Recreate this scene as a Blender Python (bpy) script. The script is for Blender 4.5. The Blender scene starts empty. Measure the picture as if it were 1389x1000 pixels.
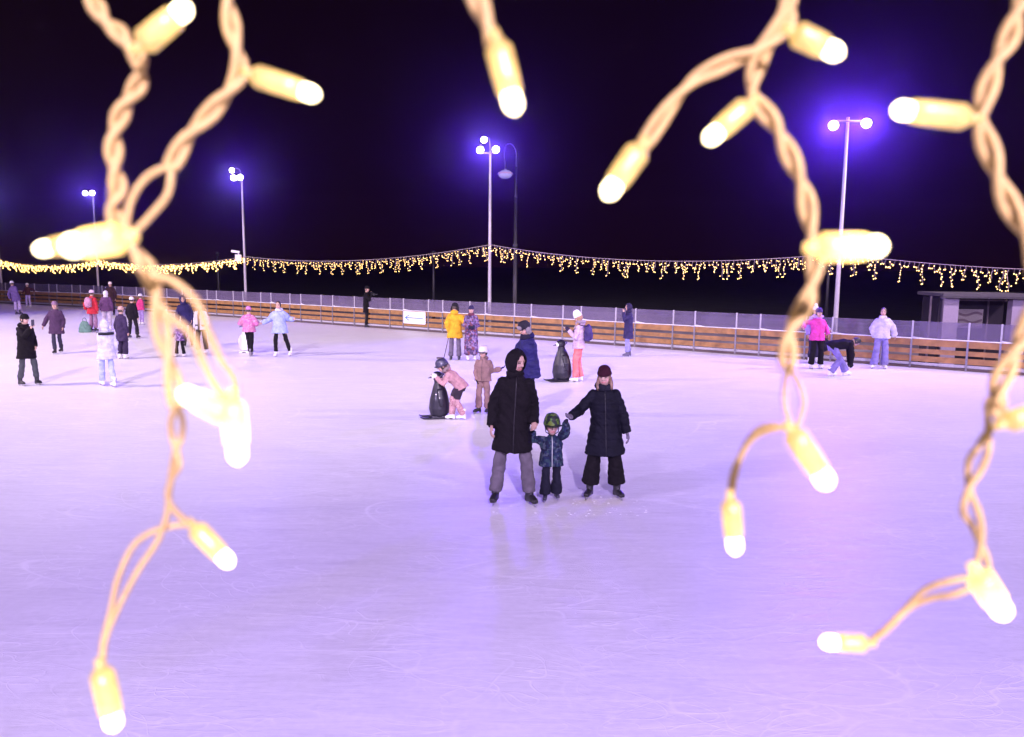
import bpy, bmesh, math, random
from mathutils import Vector, Matrix, noise
R = math.radians
PI = math.pi
rnd = random.Random(7)
S = bpy.context.scene
COL = S.collection

# ------------------------------------------------------------------ camera
CAM_H, FPX, PITCH, ROLL = 2.9, 1080.0, R(7.54), 0.0084
cF = Vector((0, math.cos(PITCH), -math.sin(PITCH)))
r0 = Vector((1, 0, 0)); u0 = Vector((0, math.sin(PITCH), math.cos(PITCH)))
cR = r0 * math.cos(ROLL) + u0 * math.sin(ROLL)
cU = -r0 * math.sin(ROLL) + u0 * math.cos(ROLL)
cam = bpy.data.cameras.new('camera'); camo = bpy.data.objects.new('camera', cam); COL.objects.link(camo)
M = Matrix((cR, cU, -cF)).transposed().to_4x4(); M.translation = (0, 0, CAM_H)
camo.matrix_world = M
cam.lens = FPX / 1389 * 36; cam.sensor_width = 36
cam.clip_start = 0.02; cam.clip_end = 900
cam.dof.use_dof = True; cam.dof.focus_distance = 11.5; cam.dof.aperture_fstop = 10.5
S.camera = camo
CP = Vector((0, 0, CAM_H))

def ray(px, py): return cF + cR * ((px - 694.5) / FPX) + cU * ((500 - py) / FPX)
def ground(px, py, z=0.0):
    d = ray(px, py); return CP + d * ((z - CAM_H) / d.z)
def near(px, py, dist): return CP + ray(px, py) * dist      # dist = depth in metres
def at_depth(px, py, Y):
    d = ray(px, py); return CP + d * (Y / d.y)

# ------------------------------------------------------------------ world, lamps, exposure
W = bpy.data.worlds.new('World'); S.world = W; W.use_nodes = True
nt = W.node_tree; nt.nodes.clear()
out = nt.nodes.new('ShaderNodeOutputWorld'); bg = nt.nodes.new('ShaderNodeBackground')
tc = nt.nodes.new('ShaderNodeTexCoord'); sp = nt.nodes.new('ShaderNodeSeparateXYZ'); cr = nt.nodes.new('ShaderNodeValToRGB')
nt.links.new(tc.outputs['Generated'], sp.inputs[0]); nt.links.new(sp.outputs['Z'], cr.inputs[0])
cr.color_ramp.elements[0].position = 0.0; cr.color_ramp.elements[0].color = (0.0065, 0.0013, 0.0040, 1)
cr.color_ramp.elements[1].position = 0.45; cr.color_ramp.elements[1].color = (0.0030, 0.0005, 0.0034, 1)
nt.links.new(cr.outputs[0], bg.inputs[0]); bg.inputs[1].default_value = 1.0
nt.links.new(bg.outputs[0], out.inputs[0])
S.view_settings.view_transform = 'Standard'; S.view_settings.look = 'None'
S.view_settings.exposure = 0.0; S.view_settings.gamma = 1.0; S.view_settings.use_curve_mapping = False
S.render.engine = 'CYCLES'
S.cycles.use_denoising = True; S.cycles.max_bounces = 5; S.cycles.diffuse_bounces = 3
S.cycles.transparent_max_bounces = 16; S.cycles.volume_bounces = 0
S.cycles.sample_clamp_indirect = 4; S.cycles.use_light_tree = True
S.cycles.caustics_reflective = False; S.cycles.caustics_refractive = False

GAIN = 1.38
def spot(loc, aim, power, color, ang=110, size=0.25, blend=0.6):
    l = bpy.data.lights.new('spot_light', 'SPOT'); l.energy = power * GAIN; l.color = color
    l.spot_size = R(ang); l.spot_blend = blend; l.shadow_soft_size = size
    o = bpy.data.objects.new('spot_light', l); COL.objects.link(o); o.location = loc
    o.rotation_euler = (Vector(aim) - Vector(loc)).to_track_quat('-Z', 'Y').to_euler()
    return o
VIOLET = (0.13, 0.03, 1.0)
PINKW = (1.0, 0.78, 0.95)
HAZE = 0.00095
# the row of masts on the near side of the rink, behind and beside the photographer
for (x, y, aim, p) in ((-21, -3, (-12, 20, 0), 10600), (2.0, -9, (-1, 18, 0), 16000), (19, -4, (9, 18, 0), 4600)):
    spot((x, y, 8.0), aim, p, (0.70, 0.53, 1.0), 125, 0.25)
# unseen white-pink spots, added to brighten the far half of the ice
spot((-36, 32, 12.0), (-12, 34, 0), 13000, PINKW, 90, .8, 1.0)
spot((21, 24, 12.0), (1, 30, 0), 8000, PINKW, 90, .8, 1.0)
spot((-8, -9, 15.0), (-5, 38, 0), 29000, (1.0, .84, .98), 56, 0.6, 1.0)
spot((10, -8, 15.0), (4, 30, 0), 9000, (1.0, .84, .98), 56, 0.6, 1.0)
spot((25, 13, 12.0), (4, 27, 0), 13000, PINKW, 95, 0.8, 1.0)
spot((-26, 14, 13.0), (-8, 31, 0), 18000, PINKW, 105, 0.8, 1.0)

# ------------------------------------------------------------------ materials
MATS = {}
def base_mat(name):
    m = bpy.data.materials.new(name); m.use_nodes = True
    return m, m.node_tree, m.node_tree.nodes['Principled BSDF']
def N(nt, t, **kw):
    n = nt.nodes.new(t)
    for k, v in kw.items(): setattr(n, k, v)
    return n
def mat(name, color, rough=0.6, metal=0.0, var=0.12, scale=25, bump=0.0, bscale=120, spec=0.5, coat=0):
    k = ('m', name)
    if k in MATS: return MATS[k]
    m, nt, b = base_mat(name); MATS[k] = m
    b.inputs['Roughness'].default_value = rough; b.inputs['Metallic'].default_value = metal
    b.inputs['Specular IOR Level'].default_value = spec; b.inputs['Coat Weight'].default_value = coat
    tc = N(nt, 'ShaderNodeTexCoord'); no = N(nt, 'ShaderNodeTexNoise'); no.inputs['Scale'].default_value = scale
    no.inputs['Detail'].default_value = 5
    nt.links.new(tc.outputs['Object'], no.inputs['Vector'])
    mr = N(nt, 'ShaderNodeMapRange'); mr.inputs[1].default_value = 0.3; mr.inputs[2].default_value = 0.7
    mr.inputs[3].default_value = 1 - var; mr.inputs[4].default_value = 1 + var
    nt.links.new(no.outputs['Fac'], mr.inputs[0])
    vm = N(nt, 'ShaderNodeVectorMath', operation='SCALE'); vm.inputs[0].default_value = color[:3]
    nt.links.new(mr.outputs[0], vm.inputs['Scale']); nt.links.new(vm.outputs[0], b.inputs['Base Color'])
    if bump:
        n2 = N(nt, 'ShaderNodeTexNoise'); n2.inputs['Scale'].default_value = bscale; n2.inputs['Detail'].default_value = 3
        nt.links.new(tc.outputs['Object'], n2.inputs['Vector'])
        bp = N(nt, 'ShaderNodeBump'); bp.inputs['Strength'].default_value = bump; bp.inputs['Distance'].default_value = 0.01
        nt.links.new(n2.outputs['Fac'], bp.inputs['Height']); nt.links.new(bp.outputs[0], b.inputs['Normal'])
    return m
def fabric(color, pattern=None, cols=None, pscale=14, rough=0.85):
    k = ('f', tuple(color), pattern, str(cols), pscale, rough)
    if k in MATS: return MATS[k]
    m, nt, b = base_mat('fabric'); MATS[k] = m
    b.inputs['Roughness'].default_value = rough; b.inputs['Specular IOR Level'].default_value = 0.16 if max(color) < .1 else .3
    tc = N(nt, 'ShaderNodeTexCoord'); no = N(nt, 'ShaderNodeTexNoise'); no.inputs['Scale'].default_value = 9
    no.inputs['Detail'].default_value = 6
    nt.links.new(tc.outputs['Object'], no.inputs['Vector'])
    mr = N(nt, 'ShaderNodeMapRange'); mr.inputs[1].default_value = 0.3; mr.inputs[2].default_value = 0.7
    mr.inputs[3].default_value = 0.75; mr.inputs[4].default_value = 1.25
    nt.links.new(no.outputs['Fac'], mr.inputs[0])
    vm = N(nt, 'ShaderNodeVectorMath', operation='SCALE'); vm.inputs[0].default_value = color[:3]
    if pattern:
        vo = N(nt, 'ShaderNodeTexVoronoi' if pattern in ('patch', 'dots') else 'ShaderNodeTexNoise')
        vo.inputs['Scale'].default_value = pscale
        nt.links.new(tc.outputs['Object'], vo.inputs['Vector'])
        ramp = N(nt, 'ShaderNodeValToRGB'); ramp.color_ramp.interpolation = 'CONSTANT'
        cs = [color] + list(cols)
        while len(ramp.color_ramp.elements) < len(cs): ramp.color_ramp.elements.new(0.5)
        if pattern == 'patch':
            src = N(nt, 'ShaderNodeSeparateColor'); nt.links.new(vo.outputs['Color'], src.inputs[0]); so = src.outputs[0]
            ps = [i / len(cs) for i in range(len(cs))]
        elif pattern == 'dots':
            so = vo.outputs['Distance']; ps = [0.0, 0.33, 0.5, 0.6][:len(cs)]
        else:
            so = vo.outputs['Fac']; ps = [0.0] + [0.43 + 0.13 * i / max(1, len(cs) - 1) for i in range(len(cs) - 1)]
        for e, p, c in zip(ramp.color_ramp.elements, ps, cs): e.position = p; e.color = (*c[:3], 1)
        nt.links.new(so, ramp.inputs[0]); nt.links.new(ramp.outputs[0], vm.inputs[0])
    nt.links.new(mr.outputs[0], vm.inputs['Scale']); nt.links.new(vm.outputs[0], b.inputs['Base Color'])
    n2 = N(nt, 'ShaderNodeTexNoise'); n2.inputs['Scale'].default_value = 45; n2.inputs['Detail'].default_value = 4
    nt.links.new(tc.outputs['Object'], n2.inputs['Vector'])
    bp = N(nt, 'ShaderNodeBump'); bp.inputs['Strength'].default_value = 0.5; bp.inputs['Distance'].default_value = 0.012
    nt.links.new(n2.outputs['Fac'], bp.inputs['Height']); nt.links.new(bp.outputs[0], b.inputs['Normal'])
    return m
def emit(name, color, strength, sample=True):
    k = ('e', name)
    if k in MATS: return MATS[k]
    m, nt, b = base_mat(name); MATS[k] = m
    b.inputs['Base Color'].default_value = (*color, 1); b.inputs['Emission Color'].default_value = (*color, 1)
    b.inputs['Emission Strength'].default_value = strength; b.inputs['Roughness'].default_value = 0.4
    if not sample: m.cycles.emission_sampling = 'NONE'
    return m
def skin_mat():
    if 'skin' in MATS: return MATS['skin']
    m, nt, b = base_mat('skin'); MATS['skin'] = m
    a = N(nt, 'ShaderNodeAttribute', attribute_name='tint'); nt.links.new(a.outputs['Color'], b.inputs['Base Color'])
    b.inputs['Roughness'].default_value = 0.55; b.inputs['Subsurface Weight'].default_value = 0.0
    return m

# ------------------------------------------------------------------ mesh helpers
WORK = bpy.data.scenes.new('work')
def baked(o):
    WORK.collection.objects.link(o); vl = WORK.view_layers[0]; vl.update(); dg = vl.depsgraph; dg.update()
    res = bpy.data.meshes.new_from_object(o.evaluated_get(dg)); me = o.data; bpy.data.objects.remove(o); bpy.data.meshes.remove(me); return res
class G:
    def __init__(s): s.v = []; s.f = []
    def add(s, vs, fs):
        o = len(s.v); s.v += [Vector(v) for v in vs]; s.f += [tuple(i + o for i in f) for f in fs]; return s
    def box(s, c, d, rot=None):
        hx, hy, hz = d[0] / 2, d[1] / 2, d[2] / 2
        vs = [Vector((x * hx, y * hy, z * hz)) for x in (-1, 1) for y in (-1, 1) for z in (-1, 1)]
        if rot: vs = [rot @ v for v in vs]
        vs = [v + Vector(c) for v in vs]
        return s.add(vs, [(0, 1, 3, 2), (4, 6, 7, 5), (0, 4, 5, 1), (2, 3, 7, 6), (0, 2, 6, 4), (1, 5, 7, 3)])
    def loft(s, pts, rads, side=(1, 0, 0), n=14, cap=True):
        pts = [Vector(p) for p in pts]; side = Vector(side); vs = []; fs = []
        for i, p in enumerate(pts):
            t = (pts[min(i + 1, len(pts) - 1)] - pts[max(i - 1, 0)])
            t = t.normalized() if t.length > 1e-9 else Vector((0, 0, 1))
            sd = side if abs(side.dot(t)) < 0.95 else Vector((0, 1, 0.01))
            u = (sd - t * sd.dot(t)).normalized(); w = t.cross(u)
            r = rads[i]; a, b = (r if isinstance(r, (tuple, list)) else (r, r))
            for k in range(n):
                an = 2 * PI * k / n; vs.append(p + u * (a * math.cos(an)) + w * (b * math.sin(an)))
        for i in range(len(pts) - 1):
            for k in range(n):
                fs.append((i * n + k, i * n + (k + 1) % n, (i + 1) * n + (k + 1) % n, (i + 1) * n + k))
        if cap:
            fs.append(tuple(reversed(range(n)))); fs.append(tuple(range((len(pts) - 1) * n, len(pts) * n)))
        return s.add(vs, fs)
    def ell(s, c, r, mtx=None, nu=16, nv=10):
        c = Vector(c); vs = []; fs = []
        for j in range(1, nv):
            th = PI * j / nv
            for i in range(nu):
                ph = 2 * PI * i / nu
                v = Vector((r[0] * math.sin(th) * math.cos(ph), r[1] * math.sin(th) * math.sin(ph), r[2] * math.cos(th)))
                vs.append(c + (mtx @ v if mtx else v))
        top = Vector((0, 0, r[2])); bot = Vector((0, 0, -r[2]))
        vs.append(c + (mtx @ top if mtx else top)); vs.append(c + (mtx @ bot if mtx else bot))
        nt_ = (nv - 1) * nu
        for j in range(nv - 2):
            for i in range(nu):
                fs.append((j * nu + i, (j + 1) * nu + i, (j + 1) * nu + (i + 1) % nu, j * nu + (i + 1) % nu))
        for i in range(nu):
            fs.append((nt_, i, (i + 1) % nu)); fs.append((nt_ + 1, (nv - 2) * nu + (i + 1) % nu, (nv - 2) * nu + i))
        return s.add(vs, fs)
    def mesh(s, name, smooth=True):
        me = bpy.data.meshes.new(name); me.from_pydata([tuple(v) for v in s.v], [], s.f); me.update()
        bm = bmesh.new(); bm.from_mesh(me); bmesh.ops.recalc_face_normals(bm, faces=bm.faces); bm.to_mesh(me); bm.free()
        if smooth:
            for p in me.polygons: p.use_smooth = True
        return me
    def obj(s, name, m, parent=None, smooth=True):
        me = s.mesh(name, smooth); me.materials.append(m); return link(name, me, parent)
def link(name, me, parent=None):
    o = bpy.data.objects.new(name, me); COL.objects.link(o)
    if parent is not None: o.parent = parent
    return o
def tag(o, label, cat, group=None, kind=None):
    if label: o['label'] = label
    if cat: o['category'] = cat
    if group: o['group'] = group
    if kind: o['kind'] = kind
    return o
def structure(o): o['kind'] = 'structure'; return o
def thing(name, label, cat, loc=(0, 0, 0), rz=0, group=None):
    o = bpy.data.objects.new(name, None); COL.objects.link(o); o.location = loc; o.rotation_euler = (0, 0, rz)
    o.empty_display_size = 0.2
    return tag(o, label, cat, group)
def fuse(g, name, voxel, m, parent=None, smooth=4, wrinkle=0.0, quilt=0.0, seed=0, fill=None, deci=None):
    """one continuous skin grown round all the shapes in g"""
    me = g.mesh(name); o = bpy.data.objects.new('tmp', me)
    md = o.modifiers.new('r', 'REMESH'); md.mode = 'VOXEL'; md.voxel_size = voxel
    sm = o.modifiers.new('s', 'SMOOTH'); sm.factor = 0.5; sm.iterations = smooth
    res = baked(o); res.name = name
    if wrinkle or quilt:
        n_ = len(res.vertices); co = [0.0] * (3 * n_); no_ = [0.0] * (3 * n_)
        res.vertices.foreach_get('co', co); res.vertices.foreach_get('normal', no_); sn = math.sin
        for i in range(0, 3 * n_, 3):
            x, y, z = co[i:i + 3]; d = 0
            if wrinkle:
                q = Vector((x * 7 + seed, y * 7 + seed * 0.7, z * 13 + 1.6 * sn(x * 9)))
                d += wrinkle * (1.1 * noise.noise(q) + 0.6 * noise.noise(q * 2.3))
            if quilt: d += 0.010 * (abs(sn(PI * z / quilt)) ** 0.45 - 0.75)
            co[i] += no_[i] * d; co[i + 1] += no_[i + 1] * d; co[i + 2] += no_[i + 2] * d
        res.vertices.foreach_set('co', co); res.update()
    res.materials.clear(); res.materials.append(m)
    for p in res.polygons: p.use_smooth = True
    return link(name, res, parent)
def ik(a, t, l1, l2, hint):
    a = Vector(a); t = Vector(t); d = t - a; L = d.length
    if L > (l1 + l2) * 0.995: t = a + d * ((l1 + l2) * 0.995 / L); d = t - a; L = d.length
    x = (l1 * l1 - l2 * l2 + L * L) / (2 * L); h = math.sqrt(max(l1 * l1 - x * x, 0))
    dn = d / L; hv = Vector(hint); hv = hv - dn * hv.dot(dn)
    hv = hv.normalized() if hv.length > 1e-6 else Vector((0, -1, 0))
    return a + dn * x + hv * h, t
def spline(pts, n=8):
    pts = [Vector(p) for p in pts]; P = [pts[0] * 2 - pts[1]] + pts + [pts[-1] * 2 - pts[-2]]; o = []
    for i in range(1, len(P) - 2):
        for k in range(n):
            t = k / n; a, b, c, d = P[i - 1:i + 3]
            o.append(0.5 * ((2 * b) + (c - a) * t + (2 * a - 5 * b + 4 * c - d) * t * t + (3 * b - a - 3 * c + d) * t ** 3))
    o.append(pts[-1]); return o

# ------------------------------------------------------------------ people
def boot_mesh():
    if 'boot' in MATS: return MATS['boot']
    g = G()   # ankle joint at z = .09 above the sole, sole at z = 0, toes towards -Y
    g.loft([(0, .008, .225), (0, .006, .16), (0, .002, .09), (0, .008, .04)], [(.056, .062), (.053, .059), (.048, .056), (.042, .056)])
    g.loft([(0, .06, .035), (0, .0, .045), (0, -.07, .042), (0, -.13, .032), (0, -.165, .026)], [(.034, .036), (.040, .046), (.044, .042), (.043, .032), (.030, .020)], side=(1, 0, 0))
    g.box((0, -.055, .008), (.070, .21, .014)); g.box((0, .045, .0), (.056, .05, .03))
    o = fuse(g, 'skate', .008, mat('blank', (1, 1, 1)), smooth=2); me = o.data; bpy.data.objects.remove(o)
    me.materials.clear(); MATS['boot'] = me
    g = G()
    prof = [(.075, 0.02), (.085, .012), (.08, .0), (-.13, 0), (-.165, .008), (-.172, .022), (-.16, .03), (-.12, .018), (.0, .014)]
    n = len(prof); th = .0022
    g.add([(-th, y, z - .045) for y, z in prof] + [(th, y, z - .045) for y, z in prof],
          [tuple(range(n)), tuple(reversed(range(n, 2 * n)))] + [(i, (i + 1) % n, (i + 1) % n + n, i + n) for i in range(n)])
    g.box((0, -.10, -.015), (.012, .06, .035)); g.box((0, .04, -.015), (.012, .045, .035))
    MATS['blade'] = g.mesh('blade', False)
    return MATS['boot']
BOOTS = {}
def boot(col, rough=0.45):
    if col not in BOOTS:
        me = boot_mesh().copy(); me.materials.append(mat('boot_%d' % len(BOOTS), col, rough, var=.1)); bl = MATS['blade'].copy()
        bl.materials.append(mat('steel', (.55, .55, .6), .3, 1.0)); BOOTS[col] = (me, bl)
    return BOOTS[col]

def add_hand(g, wrist, d, palm_n, s, curl=0.35, fat=1.0, mirror=1):
    d = d.normalized(); nrm = (palm_n - d * palm_n.dot(d)).normalized(); lat = d.cross(nrm) * mirror
    w = Vector(wrist); k = s
    g.loft([w - d * .02 * k, w + d * .02 * k, w + d * .055 * k, w + d * .088 * k],
           [(.021 * k * fat, .018 * k * fat), (.032 * k * fat, .016 * k * fat), (.040 * k * fat, .015 * k * fat), (.037 * k * fat, .012 * k * fat)], side=lat, n=12)
    for i, (off, ln) in enumerate(((-.030, .058), (-.010, .075), (.010, .080), (.029, .070))):
        b = w + d * .082 * k + lat * off * k
        a1 = curl * (1 + .15 * i); d1 = d * math.cos(a1) + nrm * math.sin(a1); d2 = d * math.cos(a1 * 2.3) + nrm * math.sin(a1 * 2.3)
        m1 = b + d1 * ln * .5 * k; m2 = m1 + d2 * ln * .5 * k
        r = .0088 * k * fat
        g.loft([b - d * .012 * k, b, m1, m2], [r * 1.05, r * 1.05, r, r * .82], side=lat, n=8)
    b = w + d * .025 * k + lat * .028 * k
    d1 = (d * .7 + lat * .6 + nrm * .3).normalized(); d2 = (d * .9 + lat * .15 + nrm * .4).normalized()
    g.loft([b - d1 * .01 * k, b + d1 * .035 * k, b + d1 * .035 * k + d2 * .032 * k], [.0125 * k * fat, .0105 * k * fat, .0085 * k * fat], side=lat, n=8)

def shell(c, r, HM, open_deg, thick, name, m, parent, vsq=1.25, down=-0.1, lump=0.0, low=None, seed=0):
    """a rounded bowl round the head, open at the face"""
    me = bpy.data.meshes.new(name); bm = bmesh.new()
    bmesh.ops.create_uvsphere(bm, u_segments=36, v_segments=24, radius=1)
    fd = Vector((0, -1, down)).normalized(); kill = []
    for f in bm.faces:
        q = f.calc_center_median(); a = math.degrees(math.acos(max(-1, min(1, (Vector((q.x, q.y, 0)).normalized() if 0 else Vector((q.x * vsq, q.y, q.z)).normalized()).dot(fd)))))
        if a < open_deg or (low is not None and q.z < low): kill.append(f)
    bmesh.ops.delete(bm, geom=kill, context='FACES')
    for v in bm.verts:
        k = 1 + (lump * noise.noise(v.co * 4 + Vector((seed, 0, 0))) if lump else 0)
        v.co = Vector((v.co.x * r[0] * k, v.co.y * r[1] * k, v.co.z * r[2] * k))
    for v in bm.verts: v.co = Vector(c) + HM @ v.co
    bm.to_mesh(me); bm.free()
    o = bpy.data.objects.new('tmp', me)
    s = o.modifiers.new('s', 'SOLIDIFY'); s.thickness = thick; s.offset = -1
    b = o.modifiers.new('b', 'SUBSURF'); b.levels = 1
    res = baked(o); res.name = name; res.materials.clear(); res.materials.append(m)
    for p in res.polygons: p.use_smooth = True
    return link(name, res, parent)

def dome(c, r, HM, z0, z1, name, m, parent, rim=0.0, bumps=0.0, seed=0, taper=1.0):
    g = G(); pts = []; rad = []
    for i in range(13):
        t = i / 12; a = t * PI / 2; z = z0 + (z1 - z0) * math.sin(a); k = math.cos(a) ** (0.62 * taper) if t < 1 else 0.04
        pts.append((0, 0, z)); rad.append((max(r[0] * k, .002), max(r[1] * k, .002)))
    if rim:
        pts = [(0, 0, z0), (0, 0, z0 + .004), (0, 0, z0 + .028), (0, 0, z0 + .034)] + [(0, 0, max(p[2], z0 + .036 + .001 * i)) for i, p in enumerate(pts[2:])]
        rad = [(r[0], r[1]), (r[0] + rim, r[1] + rim), (r[0] + rim, r[1] + rim), (r[0], r[1])] + rad[2:]
    g.loft(pts, rad, n=28)
    for i, v in enumerate(g.v):
        k = 1 + bumps * noise.noise(v * 22 + Vector((seed, 0, 0)))
        g.v[i] = Vector(c) + HM @ Vector((v.x * k, v.y * k, v.z))
    return g.obj(name, m, parent)

SKIN = (.46, .29, .23)
PEOPLE = 'skaters out on the ice'
def person(label, feet, top=None, h=None, rz=0, lean=0, side=0, footL=None, footR=None, handL=None, handR=None, hintL=None, hintR=None,
           yaw=0, nod=0, drop=0.0, head=1.0, wide=1.0, coat=None, legs=None, shoes=((.02, .02, .022), True), hat=None, hair=None, hood=None,
           gloves=None, scarf=None, vox=.011, glasses=False, beard=False, name='person', group=PEOPLE, face=True, wh={}, curl=.35, extra=None,
           legcol2=None, toeL=0, toeR=0, pitchL=0, pitchR=0, z0=0.0):
    base = ground(*feet, z0)
    blade = .045 if shoes[1] else 0
    if h is None:
        d = ray(feet[0], top); d = d * (base.y / d.y); tot = (CP + d).z - z0
        ex = {None: 0, 'beanie': .015, 'helmet': .03, 'pom': .075, 'hood': .03, 'trapper': .03}.get(hat if hat else ('hood' if hood and hood.get('up') else None), .02)
        h = (tot - blade - ex - .015)
    H = h
    root = thing(name, label, 'person', base, rz, group)
    Minv = (Matrix.Translation(base) @ Matrix.Rotation(rz, 4, 'Z')).inverted()
    def loc(v, dflt):
        if v is None: return None
        if v[0] == 'w': return Minv @ Vector(v[1])
        return Vector(v) * H
    sole = .03 + blade
    aL = loc(footL, 0) or Vector((.065 * wide, 0, 0)) * H; aR = loc(footR, 0) or Vector((-.065 * wide, 0, 0)) * H
    ank = .045 * H + sole * .6
    aL = aL + Vector((0, 0, ank)); aR = aR + Vector((0, 0, ank))
    LT, LS = .245 * H, .240 * H
    pel = (aL + aR) / 2; spread = max((Vector((0, 0, 0)) + aL - pel).xy.length, .01); pel = Vector((pel.x * .7, pel.y * .5 + lean / 90 * .10 * H, ank + math.sqrt(max((.4843 * H) ** 2 - (max(spread - .05 * H, 0)) ** 2, .1)) - drop * H))
    if 'pel' in wh: pel += Vector(wh['pel']) * H
    hw = .052 * H * min(wide, 1.3)
    hL = pel + Vector((hw, 0, 0)); hR = pel - Vector((hw, 0, 0))
    kL, aL = ik(hL, aL, LT, LS, wh.get('kneeL', (0.1, -1, 0))); kR, aR = ik(hR, aR, LT, LS, wh.get('kneeR', (-0.1, -1, 0)))
    RT = Matrix.Rotation(R(side), 3, 'Y') @ Matrix.Rotation(R(lean), 3, 'X')      # leaning forward bends towards -Y
    up = RT @ Vector((0, 0, 1)); sx = RT @ Vector((1, 0, 0)); fw = RT @ Vector((0, -1, 0))
    tl = .30 * H * (.93 if head > 1.2 else 1)
    neck = pel + up * tl; chest = pel + up * tl * .68; belly = pel + up * tl * .3
    shw = .086 * H * (1 if head < 1.2 else 1.08)
    sL = neck + sx * shw - up * .038 * H; sR = neck - sx * shw - up * .038 * H
    AU, AF = .165 * H, .145 * H
    def hand(v, s, sg):
        if v is None: v = (sg * .045, -.02, -.295)
        if v[0] == 'w': return Minv @ Vector(v[1])
        return s + (Vector(v) * H)
    tL = hand(handL, sL, 1); tR = hand(handR, sR, -1)
    eL, wL = ik(sL, tL, AU, AF, hintL or (.5, .8, -.2)); eR, wR = ik(sR, tR, AU, AF, hintR or (-.5, .8, -.2))
    hs = head * H * (1.05 if head < 1.2 else 1.0)
    HM = Matrix.Rotation(R(yaw), 3, 'Z') @ Matrix.Rotation(R(nod), 3, 'X') @ (Matrix.Rotation(R(side * .5), 3, 'Y'))
    nb = neck + up * .012 * H
    hc = nb + (up * .4 + Vector((0, 0, .6))).normalized() * (.030 * H + .058 * hs) + fw * .012 * H * (1 + lean / 25)
    hd = H / 1.75
    # ---- body
    g = G()
    g.loft([pel - up * .05 * H, pel, belly, chest, neck - up * .02 * H, neck + up * .005 * H], [(.060 * H, .045 * H), (.072 * H, .052 * H), (.066 * H, .048 * H), (.078 * H, .052 * H), (.062 * H, .040 * H), (.033 * H, .031 * H)], side=sx)
    g.loft([neck - up * .01 * H, hc + HM @ Vector((0, .004 * hs, -.03 * hs))], [(.034 * H, .036 * H), (.031 * hs, .034 * hs)], side=sx)
    for (s_, e_, w_) in ((sL, eL, wL), (sR, eR, wR)):
        g.loft([s_ - sx * 0, s_ * .5 + e_ * .5, e_, e_ * .5 + w_ * .5, w_], [.024 * H, .024 * H, .021 * H, .020 * H, .0145 * H], n=10)
        g.ell(s_, (.026 * H,) * 3, nu=10, nv=8)
    for (h_, k_, a_, ty_) in ((hL, kL, aL, toeL), (hR, kR, aR, toeR)):
        TR = Matrix.Rotation(R(ty_), 3, 'Z')
        g.loft([h_, h_ * .5 + k_ * .5, k_, k_ * .6 + a_ * .4, a_], [.036 * H, .034 * H, .029 * H, .029 * H, .021 * H], n=10)
        g.loft([a_ + Vector((0, .01, 0)) * hd, a_ + TR @ Vector((0, -.05, -.045)) * hd, a_ + TR @ Vector((0, -.11, -.056)) * hd], [.020 * H, .013 * H, .009 * H], n=8)
    g.ell(hc, (.0435 * hs, .053 * hs, .064 * hs), HM, 20, 14)                                   # skull
    g.ell(hc + HM @ Vector((0, -.014, -.033)) * hs, (.031 * hs, .036 * hs, .034 * hs), HM)       # jaw
    g.loft([hc + HM @ (Vector((0, -.046, .008)) * hs), hc + HM @ (Vector((0, -.062, -.016)) * hs)], [.006 * hs, .0095 * hs], n=8)
    for s_ in (-1, 1):
        g.ell(hc + HM @ (Vector((s_ * .044, .004, -.004)) * hs), (.006 * hs, .011 * hs, .017 * hs), HM, 8, 6)
        g.ell(hc + HM @ (Vector((s_ * .018, -.044, .014)) * hs), (.014 * hs, .008 * hs, .004 * hs), HM, 8, 6)
    g.ell(hc + HM @ (Vector((0, -.047, -.034)) * hs), (.013 * hs, .006 * hs, .005 * hs), HM, 8, 6)
    for (w_, e_, sg) in ((wL, eL, 1), (wR, eR, -1)):
        pn = Vector(wh.get('palmL' if sg > 0 else 'palmR', (-sg, -.2, 0)))
        add_hand(g, w_, w_ - e_, pn, hd, curl, 1.0, -sg)
    b = fuse(g, 'body', vox, skin_mat(), root, smooth=2)
    ca = b.data.color_attributes.new('tint', 'FLOAT_COLOR', 'POINT'); HI = HM.inverted()
    for i, v in enumerate(b.data.vertices):
        q = (HI @ (v.co - hc)) / hs; c = SKIN
        if face and q.length < .09 and q.y < -.02:
            ax = abs(q.x)
            if .009 < ax < .027 and .000 < q.z < .0085: c = (.07, .045, .04)
            elif .007 < ax < .030 and .012 < q.z < .019: c = (.20, .12, .08)
            elif ax < .017 and -.040 < q.z < -.030: c = (.45, .16, .15)
            elif ax > .022 and -.03 < q.z < -.008: c = (.66, .36, .31)
            if beard and (q.z < -.042 or (ax < .02 and -.030 < q.z < -.022)) : c = (.22, .13, .09)
        ca.data[i].color = (*c, 1)
    # ---- trousers
    lg = legs or {}
    lc = lg.get('col', (.03, .03, .04)); fl = lg.get('flare', 1.0); hem = lg.get('hem', .10)
    g = G()
    g.loft([pel + up * .03 * H, pel - up * .02 * H, pel - Vector((0, 0, .075 * H))], [(.088 * H, .062 * H), (.092 * H, .066 * H), (.078 * H, .058 * H)], side=sx)
    tq = .78 if coat['hem'] > .1 else 1.0
    for (h_, k_, a_) in ((hL, kL, aL), (hR, kR, aR)):
        e = a_ + (k_ - a_) * hem
        g.loft([h_ + Vector((0, 0, .01)) * H, h_ * .55 + k_ * .45, k_, k_ * .5 + e * .5, e], [(.050 * H * tq, .056 * H * tq), (.046 * H * tq * (.8 + .2 * fl), .049 * H * tq * (.8 + .2 * fl)), .040 * H * (.6 + .4 * fl), .039 * H * (.3 + .7 * fl), .038 * H * fl], n=14)
    fuse(g, 'trousers', max(vox, .011), fabric(lc, *lg.get('pat', (None,))), root, smooth=3, wrinkle=.010, seed=rnd.random() * 9)
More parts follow.
